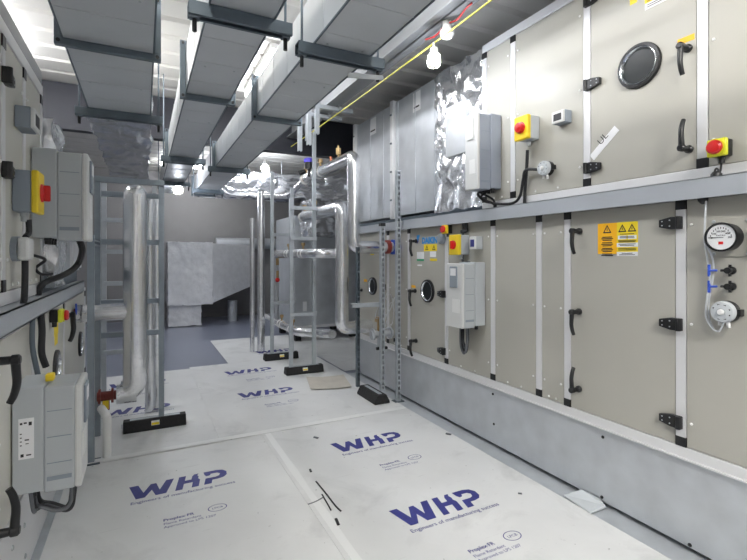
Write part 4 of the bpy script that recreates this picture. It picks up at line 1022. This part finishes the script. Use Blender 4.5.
t = thing('butterfly_valve', 'valve with blue body where the upper drop meets the lower unit', 'valve', (2.27, 4.1, 1.5))
mb = MB(); mb.cyl((2.235, 4.0, 1.5), (2.298, 4.0, 1.5), .075, n=20); obj('valve_body', mb, 'blue', t)
mb = MB(); mb.cyl((2.16, 4.0, 1.5), (2.20, 4.0, 1.5), .07, n=20); obj('collar', mb, 'rust', t)
mb = MB(); mb.cyl((2.12, 4.0, 1.5), (2.24, 4.0, 1.5), .05, n=16); obj('spindle', mb, 'galv', t)

# ------------------------------------------------------------------ far end of the room
t = thing('plenum_duct', 'big foil quilted plenum box with a tapering side at the far wall', 'duct', (.9, 10.0, .0))
yp = 9.75; x0 = onY(168, 280, yp).x; x1 = onY(213, 280, yp).x; x2 = onY(250, 280, yp).x + .1; zt = onY(190, 242, yp).z; zbm = onY(190, 305, yp).z
mb = crumple(x0, x1, yp, yp + 1.0, zbm, zt, .03, 8, 20); obj('box_section', mb, 'quilt', t)
mb = MB(); mb.prism([(x1, yp + .02, zbm + .02), (x1, yp + .02, zt - .02), (x2, yp + .35, zt - .05), (x2, yp + .35, zbm + .32)], (0, .8, 0)); obj('taper_section', mb, 'quilt', t, bevel=.01)
mb = crumple(x0 + .02, onY(202, 280, yp).x, yp + .1, yp + .95, .02, zbm, .03, 8, 14); obj('lower_section', mb, 'quilt', t)
mb = MB(); mb.cyl((1.5, 11.0, 1.72), (3.8, 11.0, 1.72), .13, n=20); tag(obj('round_duct', mb, 'galv'), 'round metal duct lying level along the far wall', 'duct')
mb = MB(); mb.cyl((1.75, 10.3, .0), (1.75, 10.3, .45), .10, n=20); tag(obj('round_duct', mb, 'galv'), 'short round duct rising from the floor under the plenum', 'duct')
t = thing('sheet_duct', 'blue-grey galvanised duct box standing behind the middle pipework', 'duct', (2.9, 7.8, 0))
mb = MB(); mb.box(2.22, 3.5, 7.25, 8.4, .26, 2.08); 
for x in (2.5, 2.9): mb.box(x - .006, x + .006, 7.243, 7.26, .26, 2.08)
obj('duct_body', mb, 'galv', t)
mb = MB(); mb.box(2.2, 3.5, 7.23, 8.4, .22, .26); obj('base_frame', mb, 'alu', t)
mb = MB()
for x in (2.3, 3.3):
    for y in (7.35, 8.25): mb = MB(); mb.box(x - .05, x + .05, y - .05, y + .05, 0.004, .22); obj('support_block', mb, 'rubber', t)
mb = MB(); mb.box(2.36, 2.43, 7.248, 7.25, .5, .66); obj('paper_label', mb, 'paper', t)
mb = crumple(.95, 3.9, 8.55, 9.2, 2.55, 3.0, .10, 4, 40)
tag(obj('foil_duct', mb, 'crinkle', base=(2.4, 8.9, 2.55)), 'crinkled foil lagged duct crossing high before the far wall', 'duct')
mb = crumple(2.3, 3.9, 6.6, 7.15, 1.75, 2.3, .08, 5, 24)
tag(obj('foil_duct', mb, 'crinkle', base=(3.1, 6.9, 1.75)), 'crinkled foil lagged duct behind the two slanting headers', 'duct')
for fd, Yd, zt in (('foil_duct', 8.87, 2.99), ('foil_duct.001', 6.87, 2.28)):
    for x in (2.45, 3.4):
        mb = MB(); mb.cyl((x, Yd, zt - .1), (x, Yd, ROOF - .005), .008, n=8); obj('hanger_rod', mb, 'strut', bpy.data.objects[fd])
# ------------------------------------------------------------------ unseen battens, most of them added as fill light
def batten(x, y, along, ln, label, m='tube', z=ROOF):
    t = thing('unseen_batten', label, 'light', (x, y, z), 'batten lights under the roof')
    hx, hy = (ln / 2, .04) if along == 'x' else (.04, ln / 2)
    mb = MB(); mb.box(x - hx, x + hx, y - hy, y + hy, z - .05, z - .002); obj('tray', mb, 'white', t)
    mb = MB(); mb.box(x - hx + .01, x + hx - .01, y - hy + .003, y + hy - .003, z - .11, z - .05); obj('diffuser', mb, m, t, bevel=.01)
batten(-.2, 2.2, 'y', 1.2, 'batten light above the near end of the first ceiling duct', 'tube')
batten(-.2, 4.6, 'y', 1.2, 'batten light above the far end of the first ceiling duct', 'tube')
batten(.0, -1.2, 'y', 1.5, 'added fill batten behind the viewer over the near cream unit', 'rear')  # this and the next are added to fill camera-facing sides
batten(1.2, -1.2, 'y', 1.5, 'added fill batten behind the viewer over the corridor', 'rear')
batten(1.05, 2.2, 'y', 1.2, 'added hidden batten above the third duct, nearer one', 'side')  # this and the next are added to light the right unit
batten(1.05, 4.6, 'y', 1.2, 'added hidden batten above the third duct, farther one', 'side')
batten(.9, 7.0, 'x', 1.2, 'added unseen batten just beyond the dark bulkhead', 'farfill')  # unseen, added to brighten the far space
batten(-1.2, 4.7, 'y', 1.2, 'added hidden batten behind the upper cream unit', 'farfill')  # kept out of view, added to brighten the riser side
batten(.9, 9.8, 'x', 1.2, 'added unseen batten before the far wall', 'farfill')  # unseen, added to brighten the plenum end
w = bpy.data.worlds.new('world'); S.world = w; w.use_nodes = True
w.node_tree.nodes['Background'].inputs[0].default_value = (.8, .85, .95, 1); w.node_tree.nodes['Background'].inputs[1].default_value = .3
